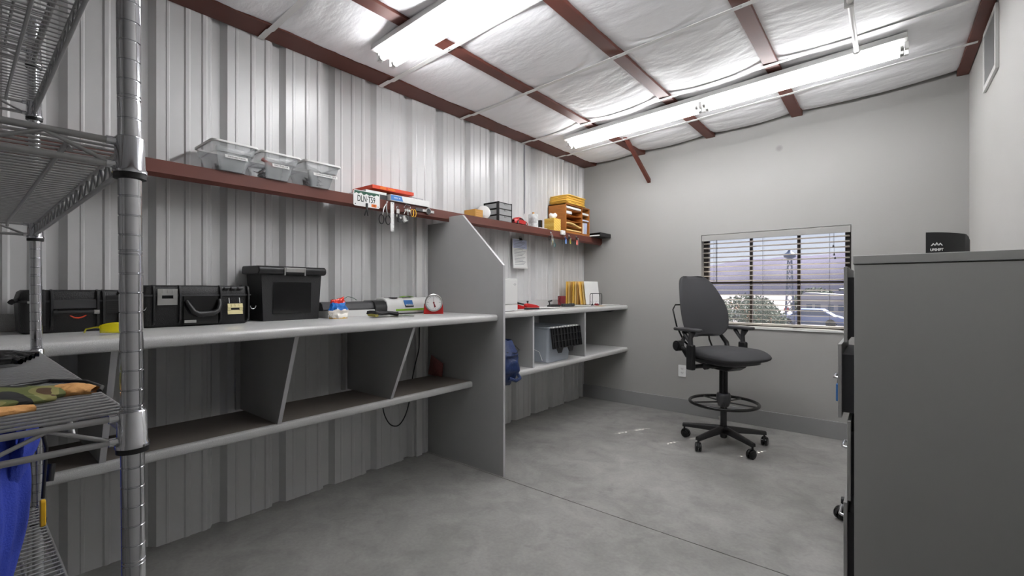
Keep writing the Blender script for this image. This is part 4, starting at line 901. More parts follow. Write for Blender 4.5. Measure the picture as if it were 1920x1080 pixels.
b.build('printed_lines', 'inkgrey', t, w=True, smooth=0)
b = MB(); b.prism([(0.012,1.694),(0.048,1.694),(0.033,1.716),(0.027,1.716)], 'y', 3.372, 3.402); b.tube([(0.030,3.378,1.713),(0.034,3.378,1.728),(0.034,3.396,1.728),(0.030,3.396,1.713)], 0.0012, 5); b.tube([(0.012,3.387,1.728),(0.030,3.387,1.728)], 0.002, 6); b.build('bulldog_clip', 'black', t, w=True)

# hard equipment cases on the workbench
def latch_plate(t, x, y0, y1, z0, z1, m, slot=True, tilt=0.0):
    b = MB(); yc_, zc = (y0+y1)/2, (z0+z1)/2; w_, h_ = y1-y0, z1-z0
    b.cbox((x, yc_, z0+h_*0.2), (0.003, w_, h_*0.4), ry=tilt); b.cbox((x, yc_, z1-h_*0.2), (0.003, w_, h_*0.4), ry=tilt)
    b.cbox((x, y0+w_*0.11, zc), (0.003, w_*0.22, h_*0.3), ry=tilt); b.cbox((x, y1-w_*0.11, zc), (0.003, w_*0.22, h_*0.3), ry=tilt)
    for k in range(3): b.cbox((x+0.002, y0+w_*(0.25+0.25*k), z1-h_*0.16), (0.003, w_*0.05, h_*0.2), ry=tilt)
    b.cyl((x, y0+0.006, zc), 0.002, 0.003, 6, (1,0,0))
    return b.build('latch', m, t, w=True, bevel=0.0008)
def hard_case(name, label, x0, x1, y0, y1, z0, z1, split, ribs):
    t = thing(name, label, 'equipment case', ((x0+x1)/2, (y0+y1)/2, z0))
    def shell(za, zb, tb, bb):
        b = MB(); n = 5; V = []; R0 = 0.03
        for (z, ins) in ((za, bb),(za+0.008, bb*0.4),(zb-0.008, tb*0.4),(zb, tb)):
            V += [(p[0],p[1],z) for p in rrect(x1-x0-2*ins, y1-y0-2*ins, R0, n, (x0+x1)/2, (y0+y1)/2)]
        m_ = len(V)//4; F = [tuple(range(m_))[::-1], tuple(range(3*m_, 4*m_))]+[(k*m_+i, k*m_+(i+1)%m_, (k+1)*m_+(i+1)%m_, (k+1)*m_+i) for k in range(3) for i in range(m_)]
        return b.add(V, F)
    shell(z0, split-0.002, 0.0, 0.014).build('case_base', 'blacktex', t, w=True)
    shell(split+0.001, z1, 0.016, 0.0).build('lid', 'blacktex', t, w=True)
    b = MB(); b.prism(rrect(x1-x0+0.016, y1-y0+0.016, 0.036, 5, (x0+x1)/2, (y0+y1)/2), 'z', split-0.004, split+0.003); b.build('seal_rim', 'darkgrey', t, w=True)
    for y in ribs:
        b = MB(); b.prism([(x1-0.004,z0+0.012),(x1+0.012,z0+0.03),(x1+0.014,split+0.006),(x1+0.004,z1-0.004),(x1-0.02,z1+0.002),(x1-0.02,z0+0.012)], 'y', y-0.004, y+0.004); b.build('rib', 'black', t, w=True, bevel=0.0015)
    return t
X1c = 0.262
t = hard_case('hard_case', 'wide flat black hard case with red smile-shaped handle pull, leftmost on the workbench', 0.045, X1c, 0.150, 0.452, CT, 1.228, 1.185, (0.215,0.236,0.366,0.384,0.436))
b = MB(); b.box(X1c,X1c+0.010,0.240,0.362,1.155,1.190); b.build('front_plate', 'darkgrey', t, w=True, bevel=0.002)
for ya, yb in ((0.190,0.212),(0.389,0.432)):
    b = MB(); b.box(X1c,X1c+0.006,ya,yb,1.135,1.205)
    for k in range(8): b.box(X1c+0.006,X1c+0.009,ya+0.002,yb-0.002,1.140+k*0.008,1.144+k*0.008)
    b.build('latch', 'black', t, w=True)
b = MB(); b.tube([(X1c+0.022,0.238,1.142),(X1c+0.022,0.368,1.142)], 0.0085, 12); b.tube([(X1c+0.004,0.246,1.150),(X1c+0.020,0.244,1.143)], 0.006, 6); b.tube([(X1c+0.004,0.360,1.150),(X1c+0.020,0.362,1.143)], 0.006, 6); hd = b.build('handle', 'black', t, w=True)
b = MB(); b.cyl((X1c+0.022,0.352,1.142), 0.0092, 0.016, 12, (0,1,0)); b.build('handle_end', 'silver', hd).data.transform(Matrix.Translation(-Vector(t.location)))
b = MB(); b.tube([(X1c+0.024,0.283,1.130),(X1c+0.025,0.295,1.122),(X1c+0.025,0.307,1.120),(X1c+0.025,0.319,1.123),(X1c+0.024,0.330,1.130)], [0.0018,0.0028,0.003,0.0028,0.0018], 8); b.build('red_pull', 'redbox', t, w=True)
b = MB(); b.tube([(X1c-0.03,0.150,1.190),(X1c-0.005,0.136,1.186),(X1c-0.01,0.132,1.180)], 0.009, 8); b.build('corner_lug', 'black', t, w=True)
b = MB(); b.box(X1c-0.004,X1c+0.012,0.172,0.188,1.178,1.186); b.build('lock_insert', 'silver', t, w=True)
t = hard_case('latched_case', 'black hard case with silver latches and folding handle, beside the tall file box', 0.045, X1c, 0.500, 0.935, CT, 1.248, 1.204, (0.546,0.640,0.800,0.920))
latch_plate(t, X1c+0.014, 0.556, 0.628, 1.162, 1.232, 'silver')
latch_plate(t, X1c+0.026, 0.822, 0.888, 1.112, 1.163, 'gold', tilt=-0.22)
b = MB(); b.tube([(X1c+0.012,0.832,1.190),(X1c+0.02,0.832,1.165)], 0.002, 6); b.tube([(X1c+0.012,0.877,1.190),(X1c+0.02,0.877,1.165)], 0.002, 6); b.build('latch_wire', 'silver', t, w=True)
for ya in (0.836,): 
    b = MB()
    for k in range(3): b.tube([(X1c+0.003,0.815+k*0.03,1.236),(X1c+0.003,0.835+k*0.03,1.236)], 0.007, 8)
    b.build('hinge_barrels', 'darkgrey', t, w=True)
b = MB(); b.box(X1c,X1c+0.006,0.652,0.790,1.070,1.205); b.build('handle_recess', 'blackgloss', t, w=True, bevel=0.002)
b = MB(); b.tube([(X1c+0.010,0.662,1.178),(X1c+0.026,0.668,1.160),(X1c+0.032,0.685,1.130),(X1c+0.034,0.705,1.118),(X1c+0.034,0.765,1.122),(X1c+0.032,0.783,1.135),(X1c+0.026,0.790,1.162),(X1c+0.010,0.792,1.182)], [0.008,0.009,0.011,0.013,0.013,0.011,0.009,0.008], 10); hd = b.build('handle', 'black', t, w=True)
b = MB(); b.box(X1c+0.004,X1c+0.012,0.655,0.700,1.080,1.092); b.build('badge', 'silver', t, w=True)
b = MB(); b.tube([(X1c-0.001,0.945+0.013*math.cos(a),1.150+0.016*math.sin(a)) for a in [PI*k/8 for k in range(8,17)]]+[(X1c-0.001,0.958,1.150)], 0.0022, 8); b.build('tie_ring', 'chrome', t, w=True)
b = MB(); b.tube([(X1c-0.001,0.508+0.013*math.cos(a),1.155+0.016*math.sin(a)) for a in [PI*k/8 for k in range(8,17)]]+[(X1c-0.001,0.521,1.155)], 0.0022, 8); b.build('tie_ring', 'chrome', t, w=True)

# yellow safety glasses
t = thing('safety_glasses', 'yellow-lens safety glasses lying at the workbench front edge', 'glasses', (0.49, 0.405, CT), math.radians(-75))
for sx in (-1, 1):
    b = MB(); b.grid(lambda u, v: (sx*(0.006+0.060*u), 0.004-0.020*u**2.2, 0.004+(0.040-0.012*u**3)*v+0.004*u), 10, 6); b.build('lens', 'yellens', t, solid=0.002)
    b = MB(); b.tube([(sx*0.066,-0.016,0.028),(sx*0.072,-0.03,0.028),(sx*0.070,-0.10,0.020),(sx*0.064,-0.125,0.006)], [0.004,0.003,0.0025,0.003], 6); b.build('temple', 'yellens', t)
b = MB(); b.tube([(-0.012,0.004,0.022),(0,0.008,0.030),(0.012,0.004,0.022)], 0.003, 6); b.build('bridge', 'yellow', t)

# lidded file box
t = thing('file_box', 'tall black lidded file box with recessed front panel on the workbench', 'file box', (0.11, 1.17, CT))
b = MB(); b.frust(0.030,0.196,1.018,1.318,CT, 0.022,0.204,1.004,1.332,1.312); b.build('body', 'blacktex', t, w=True, bevel=0.004)
b = MB(); b.cbox((0.2055-0.003,1.168,1.185),(0.004,0.206,0.168),ry=0.032); b.build('front_panel', 'blackgloss', t, w=True, bevel=0.002)
b = MB(); b.prism([(0.014,1.312),(0.205,1.308),(0.224,1.312),(0.232,1.325),(0.230,1.342),(0.215,1.353),(0.02,1.356),(0.012,1.34)], 'y', 0.984, 1.348); b.build('lid', 'black', t, w=True, bevel=0.006, bseg=3)
b = MB(); b.box(0.226,0.236,1.118,1.218,1.322,1.346); b.box(0.226,0.235,1.110,1.118,1.305,1.346); b.box(0.226,0.235,1.218,1.226,1.305,1.346); b.build('lid_clasp', 'silver', t, w=True, bevel=0.002)
b = MB(); b.grid(lambda u, v: (0.016+0.004*math.sin(3*v), 0.90+0.085*u, CT+0.19*(0.3+0.7*math.sin(PI*0.5*u)**0.5)*v), 10, 4); single(b, 'foam_sheet', 'darkgrey', (0.02,0.92,CT), 'dark curved sheet standing between the file box and the ribbed wall', 'sheet', solid=0.004)
# laminator-like machine
t = thing('laminator', 'long low black and white laminating machine at the back of the workbench', 'laminator', (0.10, 1.57, CT))
b = MB(); b.prism([(0.045,CT+0.040),(0.168,CT+0.040),(0.172,CT+0.048),(0.160,CT+0.080),(0.140,CT+0.090),(0.045,CT+0.090)], 'y', 1.358, 1.775); b.build('cover', 'darkgrey', t, w=True, bevel=0.003)
b = MB(); b.box(0.05,0.180,1.385,1.735,CT,CT+0.040); b.build('base', 'white', t, w=True, bevel=0.002)
b = MB(); b.prism([(0.045,CT+0.002),(0.186,CT+0.002),(0.190,CT+0.055),(0.172,CT+0.086),(0.150,CT+0.094),(0.045,CT+0.094)], 'y', 1.700, 1.790); b.build('end_housing', 'black', t, w=True, bevel=0.005)
# wrapped snack bag
t = thing('candy_bag', 'crumpled red, blue and white foil bag on the workbench', 'bag', (0.262, 1.405, CT)); t.scale = (1.12,1.12,1.12)
def bagf(u, v):
    th = 2*PI*u; z = 0.098*v; ww = 0.056*(1-0.12*v)*(0.75+0.25*math.sin(PI*min(1,v*1.4))); dd = 0.026*(1-v)**0.6+0.003
    n_ = noise.noise(Vector((math.cos(th)*2.4, math.sin(th)*2.4, v*6)))*0.014*(1-0.5*v)
    return ((dd+n_*0.6)*math.cos(th), (ww+n_)*math.sin(th)-0.010*v, z*(1-0.14*max(0,math.sin(th)*1.0)*(v**3)*-1)+n_*0.4*v)
b = MB(); b.grid(bagf, 36, 26, wrapu=True)
bo = b.build('bag_body', ['candyfoil'] if False else 'white', t, smooth=30)
m = mat('printed_foil', (220,220,220), 0.22, 0.1); n = m.node_tree; pb = n.nodes['Principled BSDF']; t_ = n.nodes.new('ShaderNodeTexCoord'); sx_ = n.nodes.new('ShaderNodeSeparateXYZ'); nz = n.nodes.new('ShaderNodeTexNoise'); nz.inputs['Scale'].default_value = 30
ad = n.nodes.new('ShaderNodeMath'); ad.operation = 'MULTIPLY_ADD'; ad.inputs[1].default_value = 0.03
rp_ = n.nodes.new('ShaderNodeValToRGB'); rp_.color_ramp.interpolation = 'CONSTANT'; e = rp_.color_ramp.elements
mr = n.nodes.new('ShaderNodeMapRange'); mr.inputs[1].default_value = 0.0; mr.inputs[2].default_value = 0.12
e[0].position = 0; e[0].color = (*lin((214,170,70)),1); e[1].position = 0.17; e[1].color = (*lin((226,222,214)),1)
x_ = e.new(0.50); x_.color = (*lin((40,110,190)),1); x_ = e.new(0.78); x_.color = (*lin((212,44,30)),1)
L_ = n.links; L_.new(t_.outputs['Object'], sx_.inputs[0]); L_.new(t_.outputs['Object'], nz.inputs[0]); L_.new(nz.outputs['Fac'], ad.inputs[0]); L_.new(sx_.outputs['Z'], ad.inputs[2]); L_.new(ad.outputs[0], mr.inputs[0]); L_.new(mr.outputs[0], rp_.inputs[0]); L_.new(rp_.outputs[0], pb.inputs['Base Color'])
bo.data.materials[0] = m
b = MB(); b.tube([(0,0.02,0.095),(0.0,0.05,0.112),(-0.01,0.085,0.105),(-0.02,0.115,0.092)], 0.0016, 6); b.build('tie_cord', 'green_dark', t)
# wallet / sunglasses case pile
t = thing('leather_wallet', 'dark crumpled leather wallet lying on the workbench by the laminator', 'wallet', (0.345, 1.66, CT), math.radians(4))
b = MB(); b.grid(lambda u, v: (-0.045+0.085*u, -0.10+0.17*v, 0.030-0.010*v+0.006*noise.noise(Vector((u*4,v*5,2)))), 14, 16); b.build('body', 'blacktex', t, solid=0.020)
b = MB(); b.tube([(-0.04,-0.085,0.020),(0.035,-0.088,0.018)], 0.014, 8); b.build('rolled_edge', 'olive', t)
t = thing('smartphone', 'flat dark phone with pale edge on the workbench beside the leather wallet', 'phone', (0.415, 1.735, CT), math.radians(8))
b = MB(); b.prism(rrect(0.07, 0.14, 0.008, 4), 'z', 0.0005, 0.008); b.build('body', 'silver', t, bevel=0.001)
b = MB(); b.prism(rrect(0.066, 0.136, 0.007, 4), 'z', 0.008, 0.0088); b.build('screen', 'blackgloss', t)
# paper cutter roll machine
t = thing('white_wrap_dispenser', 'rounded white machine with green stripe and blue logo against the divider', 'dispenser', (0.09, 1.95, CT))
b = MB(); b.prism([(0.035,CT+0.004),(0.150,CT+0.004),(0.164,CT+0.016),(0.166,CT+0.060),(0.158,CT+0.088),(0.140,CT+0.104),(0.110,CT+0.112),(0.035,CT+0.112)], 'y', 1.800, 2.180); b.build('shell', 'white', t, w=True, bevel=0.010, bseg=4)
b = MB(); b.box(0.150,0.1685,1.872,2.175,CT+0.022,CT+0.036); b.build('green_stripe', 'lime', t, w=True, bevel=0.002)
b = MB(); b.prism([(1.932,CT+0.094),(2.004,CT+0.094),(2.020,CT+0.046),(1.950,CT+0.046)], 'x', 0.1655, 0.1675); lg = b.build('logo_panel', 'blue', t, w=True, smooth=0)
b = MB(); b.prism([(1.945,CT+0.060),(2.0155,CT+0.060),(2.020,CT+0.046),(1.950,CT+0.046)], 'x', 0.1675, 0.1680); b.build('logo_band', 'ink', t, w=True, smooth=0)
text('lettering', 'WORKO', 0.016, (0.1686,1.982,CT+0.060), 'white', t, w=True, bold=0.0006, sx=0.95)
b = MB(); b.box(0.060,0.150,1.850,1.895,CT+0.106,CT+0.1135); b.build('top_slot', 'black', t, w=True)
b = MB(); b.grid(lambda u, v: (0.09+0.05*u, 1.95+0.09*v, CT+0.1135+0.008*math.sin(PI*v)), 4, 8); single(b, 'green_strap', 'lime', (0.1,1.99,CT+0.113), 'lime green strip lying on top of the white machine', 'strip', solid=0.002)
# kitchen scale
t = thing('kitchen_scale', 'red-based dial scale with round white face beside the divider', 'scale', (0.290, 2.09, CT), math.radians(-38))
b = MB(); b.prism([(-0.066,0),(0.066,0),(0.062,0.070),(-0.062,0.070)], 'x', -0.045, 0.030); b.build('base', 'red', t, bevel=0.003)
b = MB(); b.lathe([(0.052,0),(0.060,0.0),(0.060,0.012),(0.054,0.016),(0.050,0.012),(0.050,0.008)], (0.028,0,0.077), 40, (1,0,0)); b.build('bezel', 'silver', t)
b = MB(); b.cyl((0.030,0,0.077), 0.051, 0.007, 40, (1,0,0)); b.build('dial', 'paper', t)
b = MB()
for k in range(24):
    a = 2*PI*k/24; r0 = 0.040 if k % 6 else 0.034
    b.tube([(0.0375,r0*math.sin(a),0.077+r0*math.cos(a)),(0.0375,0.046*math.sin(a),0.077+0.046*math.cos(a))], 0.0008, 4)
b.build('dial_marks', 'ink', t)
b = MB(); b.prism([(-0.0015,0.077),(0.0015,0.077),(0.0005,0.118),(-0.0005,0.118)], 'x', 0.0380, 0.0390); b.prism([(-0.003,0.077),(0.003,0.077),(0.016,0.048),(0.003,0.044)], 'x', 0.0380, 0.0390); b.cyl((0.0375,0,0.077), 0.006, 0.003, 12, (1,0,0)); b.build('needle', 'maroon', t)

# printer beyond the divider
t = thing('white_printer', 'white boxy printer half hidden behind the tall divider', 'printer', (0.30, 2.60, CT))
b = MB(); b.box(0.10,0.488,2.40,2.770,CT+0.052,CT+0.245); b.build('body', 'white', t, w=True, bevel=0.006, bseg=3)
b = MB(); b.box(0.10,0.490,2.40,2.768,CT+0.004,CT+0.050); b.build('paper_tray', 'white', t, w=True, bevel=0.003)
b = MB(); b.box(0.12,0.46,2.42,2.765,CT,CT+0.004); b.build('feet_plate', 'ink', t, w=True)
b = MB(); b.box(0.10,0.486,2.395,2.774,CT+0.245,CT+0.255); b.build('top_lid', 'whitemetal', t, w=True, bevel=0.003)
b = MB(); N = 16; b.tube([(0.4885, 2.735+0.011*math.cos(2*PI*k/N), CT+0.205+0.006*math.sin(2*PI*k/N)) for k in range(N)], 0.0012, 5, closed=True); b.build('power_button', 'inkgrey', t, w=True)
t = thing('black_stand', 'small black triangular stand on top of the white printer', 'stand', (0.28, 2.79, CT+0.2552))
t.location = (0.28, 2.70, CT+0.2552)
b = MB(); b.tube([(0,-0.06,0.004),(0,-0.02,0.085),(0,0.045,0.004)], 0.005, 6, closed=True); b.cbox((0,-0.005,0.006),(0.05,0.11,0.010)); b.build('frame', 'black', t)
# red stapler, cable clutter
t = thing('red_stapler', 'glossy red stapler at the front of the right counter', 'stapler', (0.40, 3.07, CT), math.radians(84))
b = MB(); b.prism([(-0.075,0.0),(0.078,0.0),(0.078,0.010),(-0.075,0.012)], 'y', -0.018, 0.018); b.build('base', 'blackgloss', t, bevel=0.002)
b = MB(); b.prism([(-0.085,0.030),(-0.07,0.018),(0.078,0.012),(0.082,0.022),(0.05,0.036),(-0.06,0.052),(-0.082,0.046)], 'y', -0.017, 0.017); b.build('arm', 'red', t, bevel=0.005, bseg=3)
b = MB(); b.prism([(-0.07,0.014),(0.06,0.012),(0.06,0.017),(-0.07,0.020)], 'y', -0.012, 0.012); b.build('magazine', 'silver', t)
t = thing('red_hole_punch', 'second red and dark tool lying behind the red stapler', 'tool', (0.25, 3.06, CT), math.radians(70))
b = MB(); b.prism([(-0.08,0.0),(0.07,0.0),(0.075,0.02),(0.0,0.040),(-0.08,0.045)], 'y', -0.02, 0.02); b.build('body', 'red', t, bevel=0.005)
b = MB(); b.tube([(-0.07,0,0.045),(0.0,0,0.052),(0.09,0,0.035)], [0.009,0.008,0.006], 8); b.build('lever', 'blackgloss', t)
t = thing('small_clamp', 'small black clamp standing behind the red stapler', 'clamp', (0.18, 3.30, CT))
b = MB(); b.cbox((0,0,0.012),(0.04,0.05,0.024)); b.build('base', 'black', t, bevel=0.003)
b = MB(); b.tube([(0,0,0.024),(0,0.003,0.05)], 0.005, 8); b.lathe([(0.004,0),(0.010,0.004),(0.010,0.012),(0.004,0.016)], (0,0.003,0.048), 12); b.build('knob', 'black', t)
t = thing('black_bracket_mount', 'black articulated mount lying in the middle of the right counter', 'mount', (0.28, 3.72, CT), math.radians(72))
b = MB(); b.tube([(-0.16,0,0.014),(-0.05,0.01,0.014)], 0.013, 10); b.cbox((-0.10,0.0,0.010),(0.13,0.045,0.018)); b.build('arm', 'black', t, bevel=0.002)
b = MB(); b.cbox((0.06,0,0.016),(0.12,0.04,0.030)); b.cyl((0.12,-0.03,0.018), 0.016, 0.06, 14, (0,1,0)); b.cyl((0.02,-0.028,0.018), 0.014, 0.056, 14, (0,1,0)); b.build('bracket', 'darkgrey', t, bevel=0.003)
b = MB(); b.tube([(-0.15,0,0.02),(-0.155,0,0.055),(-0.14,0.0,0.06)], 0.006, 8); b.tube([(-0.165,0,0.052),(-0.125,0.0,0.062)], 0.008, 8); b.build('thumb_screw', 'black', t)
def sheets(name, c, w_, h_, rz, n_, m_, label, cat='papers', grp='loose papers on the counter'):
    t = thing(name, label, cat, (c[0], c[1], CT+0.0004), rz, grp); rnd = random.Random(int(c[1]*100))
    for k in range(n_):
        b = MB(); z = 0.0006+k*0.0022; a = rnd.uniform(-0.12,0.12); q0 = 0
        b.grid(lambda u, v: (w_*(u-0.5), h_*(v-0.5), z+0.004*max(0,u-0.8)*(k%2)+0.0015*math.sin(5*v+k)*(u*u)+0.0015), 7, 7); b.xf(0, Matrix.Rotation(a,4,'Z')); b.build('sheet', m_, t, solid=0.0007)
sheets('paper_sheets', (0.33, 3.33), 0.216, 0.28, 0.1, 3, 'paper', 'white sheets on the right counter between the stapler and the black mount')
sheets('paper_sheets', (0.36, 3.99), 0.216, 0.28, 0.35, 4, 'paper', 'white sheets beneath the maroon mug and the folder rack front')
sheets('paper_sheets', (0.40, 4.33), 0.216, 0.28, -0.1, 3, 'paper', 'white sheets at the far end of the right counter')
sheets('pink_sheet', (0.43, 4.14), 0.14, 0.20, 0.2, 1, 'manila2', 'pale tan slip of paper in front of the folder rack', 'paper')
# mug with pens
t = thing('maroon_mug', 'maroon mug full of pens on the right counter', 'mug', (0.13, 3.98, CT+0.012))
t.location = (0.12, 3.96, CT+0.0)
b = MB(); b.lathe([(0.001,0.003),(0.038,0.0),(0.041,0.006),(0.041,0.100),(0.038,0.101),(0.037,0.012),(0.001,0.010)], (0,0,0), 32); b.build('body', 'maroon', t)
b = MB(); b.tube([(-0.0,-0.040,0.082),(0,-0.060,0.078),(0,-0.068,0.052),(0,-0.058,0.028),(0,-0.040,0.022)], 0.006, 10); b.build('handle', 'maroon', t)
for k, (a, m_, r_) in enumerate(((0.2,'yellow',0.0035),(1.3,'yellow',0.0035),(2.2,'black',0.005),(3.2,'paper',0.004),(4.2,'blackgloss',0.006),(5.3,'black',0.005))):
    b = MB(); d = Vector((math.cos(a), math.sin(a), 0)); b.tube([(-d*0.020)+Vector((0,0,0.012)), d*0.028+Vector((0,0,0.118+0.006*(k%3)))], r_, 6)
    o = b.build('pen', m_, org=tuple(Vector(t.location)), smooth=35); o['label'] = ['yellow pencil in the mug, nearest the room','yellow pencil in the mug, second','black pen in the maroon mug towards window wall','white pen in the maroon mug','thick glossy black marker in the maroon mug','black pen in the mug on the divider side'][k]; o['category'] = 'pen'; o['group'] = 'pens in the maroon mug'
# wire file rack with folders
t = thing('wire_file_rack', 'black wire file sorter holding folders near the window wall', 'file rack', (0.24, 4.30, CT))
for k in range(5):
    x = 0.095+0.070*k; b = MB(); pts = [(x,4.09,CT+0.010),(x,4.09,CT+0.112),(x,4.105,CT+0.126),(x,4.325,CT+0.126),(x,4.34,CT+0.112),(x,4.34,CT+0.010)]
    b.tube(pts, 0.0035, 8); b.build('wire_loop', 'black', t, w=True)
b = MB(); b.tube([(0.375,4.14,CT+0.01),(0.375,4.14,CT+0.126)], 0.003, 6); b.tube([(0.375,4.29,CT+0.01),(0.375,4.29,CT+0.126)], 0.003, 6); b.build('inner_wires', 'black', t, w=True)
b = MB()
for y in (4.12,4.31): b.tube([(0.08,y,CT+0.006),(0.39,y,CT+0.006)], 0.0035, 8)
b.build('base_wires', 'black', t, w=True)
fm = ['manila','manila2','cardboard','manila','manila2','cardboard','manila2','manila','manila2','paper']
for k in range(10):
    x = 0.108+0.0270*k; b = MB(); h_ = 0.238-0.004*(k%3); a_ = 0.02 if k < 6 else -0.12; xx = x-(0.018 if k > 6 else 0)
    b.cbox((xx, 4.205+0.004*(k%3), CT+0.014+h_/2), (0.009 if k != 9 else 0.003, 0.285, h_), ry=a_)
    o = b.build('file_folder', fm[k], org=(x,4.2,CT+0.01))
    o['label'] = ['yellow folder closest to the ribbed wall in the wire sorter','tan folder, second from the ribbed wall in the sorter','brown folder, third from the ribbed wall in the sorter','yellow folder, fourth from the ribbed wall in the sorter','tan folder, fifth from the ribbed wall in the sorter','brown folder, sixth from the ribbed wall in the sorter','tan folder leaning back, fourth from the room side','yellow folder leaning back, third from the room side','tan folder directly behind the white front sheet','white sheet at the room side of the wire sorter'][k]; o['category'] = 'folder'; o['group'] = 'folders in the wire sorter'
for k, (x, y) in enumerate(((0.44,4.02),(0.455,4.08))):
    t = thing('binder_clip', ['black binder clip with chrome levers, nearer the camera, before the folder rack','black binder clip with chrome levers, nearer the window wall, before the folder rack'][k], 'clip', (x, y, CT+0.010), 0.5+k, 'binder clips')
    b = MB(); b.prism([(-0.014,0),(0.014,0),(0.003,0.018),(-0.003,0.018)], 'y', -0.02, 0.02); b.build('body', 'maroon' if k else 'black', t)
    b = MB()
    for s_ in (-1,1): b.tube([(s_*0.004,-0.012,0.016),(s_*0.014,-0.008,0.042),(s_*0.014,0.008,0.042),(s_*0.004,0.012,0.016)], 0.0012, 5)
    b.build('levers', 'chrome', t)
# tote with attached lid
t = thing('lidded_tote', 'clear tote with ribbed black hinged lid hanging open, on the lower shelf', 'tote', (0.28, 3.34, 0.609))
b = MB(); ya, yb = 3.165, 3.520; V = []; n = 5
for z, i_ in ((0.612,0.020),(0.90,0.0),(0.905,-0.012),(0.915,-0.012)): V += [(p[0],p[1],z) for p in rrect(0.45-2*i_, yb-ya+0.02-2*i_, 0.025, n, 0.285, (ya+yb)/2)]
m_ = len(V)//4; b.add(V, [tuple(range(m_))[::-1]]+[(k*m_+i, k*m_+(i+1)%m_, (k+1)*m_+(i+1)%m_, (k+1)*m_+i) for k in range(3) for i in range(m_)]); b.build('tub', 'clearblue', t, w=True, solid=0.002)
def lidp(name, x, y0, y1, z0, z1, tilt):
    d = thing_child = MB(); W = y1-y0; Hh = z1-z0
    d.cbox((0,0,0),(0.003,W,Hh))
    for k in range(9): d.cbox((0.007, -W/2+W*(k+0.5)/9-0.012*0, 0),(0.012,0.006,Hh))
    for k in range(4): d.cbox((0.007,0,-Hh/2+Hh*k/3),(0.012,W,0.004))
    for q in (-W/2, W/2): d.cbox((0.006,q,0),(0.016,0.008,Hh))
    d.xf(0, Matrix.Translation((x,(y0+y1)/2,(z0+z1)/2)) @ Matrix.Rotation(tilt,4,'Y')); return d.build(name, 'black', t, w=True)
lidp('lid_flap', 0.548, 3.150, 3.60, 0.735, 0.905, -0.12)
for yy in (3.20, 3.37): b = MB(); b.prism([(yy,0.74),(yy+0.10,0.74),(yy+0.075,0.695),(yy+0.030,0.695)], 'x', 0.558, 0.566); b.build('lid_tab', 'black', t, w=True)
b = MB()
for k in range(9): b.box(0.515,0.548,3.17+k*0.045,3.195+k*0.045,0.905,0.917)
b.tube([(0.53,3.155,0.908),(0.53,3.60,0.908)], 0.004, 6); b.build('hinge_knuckles', 'whitemetal', t, w=True)
b = MB()
for k in range(4): b.box(0.06+k*0.05,0.09+k*0.05,3.12,3.155,0.905,0.918)
b.build('far_flap', 'clearblue', t, w=True)
b = MB(); b.tube([(0.30,3.152,0.68),(0.36,3.150,0.72),(0.42,3.150,0.70),(0.45,3.151,0.63)], 0.0022, 6); b.build('cord', 'white', t, w=True)
# blue backpack hanging over shelf edge
t = thing('blue_backpack', 'shiny navy blue backpack slumped on the lower shelf edge behind the divider', 'backpack', (0.56, 2.46, 0.61))
def bpf(u, v):
    th = 2*PI*u; ph = PI*v; d = Vector((math.sin(ph)*math.cos(th), math.sin(ph)*math.sin(th), -math.cos(ph)))
    k = 1+0.16*noise.noise(Vector((d.x*2+5, d.y*2, d.z*2.5)))+0.10*noise.noise(Vector((d.x*5, d.y*5+9, d.z*4)))
    x, z = 0.575+0.135*d.x*k, 0.700+0.165*d.z*k+0.015*d.x
    if z < 0.618: x = max(x, 0.547)
    return (x, 2.452+0.135*d.y*k, z)
b = MB(); b.grid(bpf, 44, 34, wrapu=True); b.build('body', 'navy', t, w=True, smooth=70)
b = MB(); b.grid(lambda u, v: (0.585+(0.125-0.045*v)*math.cos(2*PI*u)*(1+0.08*math.sin(9*PI*u)), 2.455+(0.120-0.045*v)*math.sin(2*PI*u), 0.775+0.100*v), 30, 7, wrapu=True); b.build('top_flap', 'navy', t, w=True, smooth=70)
b = MB(); b.tube([(0.70,2.41,0.62),(0.72,2.46,0.60),(0.70,2.53,0.605),(0.62,2.60,0.62)], 0.012, 8); b.build('bottom_strap', 'navy', t, w=True)
b = MB(); b.tube([(0.69,2.40,0.80),(0.715,2.47,0.79),(0.68,2.55,0.80),(0.60,2.60,0.82)], 0.003, 6); b.build('zip', 'black', t, w=True)
# pinkish board leaning in the corner of lower shelf
b = MB(); b.prism([(2.262,0.596),(2.262,0.735),(2.250,0.745),(2.250,0.596)], 'x', 0.03, 0.032); 
b = MB(); b.add([(0.035,2.262,0.5935),(0.185,2.262,0.5935),(0.190,2.268,0.690),(0.060,2.272,0.738)], [(0,1,2,3)])
single(b, 'pink_board', 'brick', (0.11,2.262,0.5935), 'pinkish speckled card leaning against the divider on the lower shelf', 'card', solid=0.008)
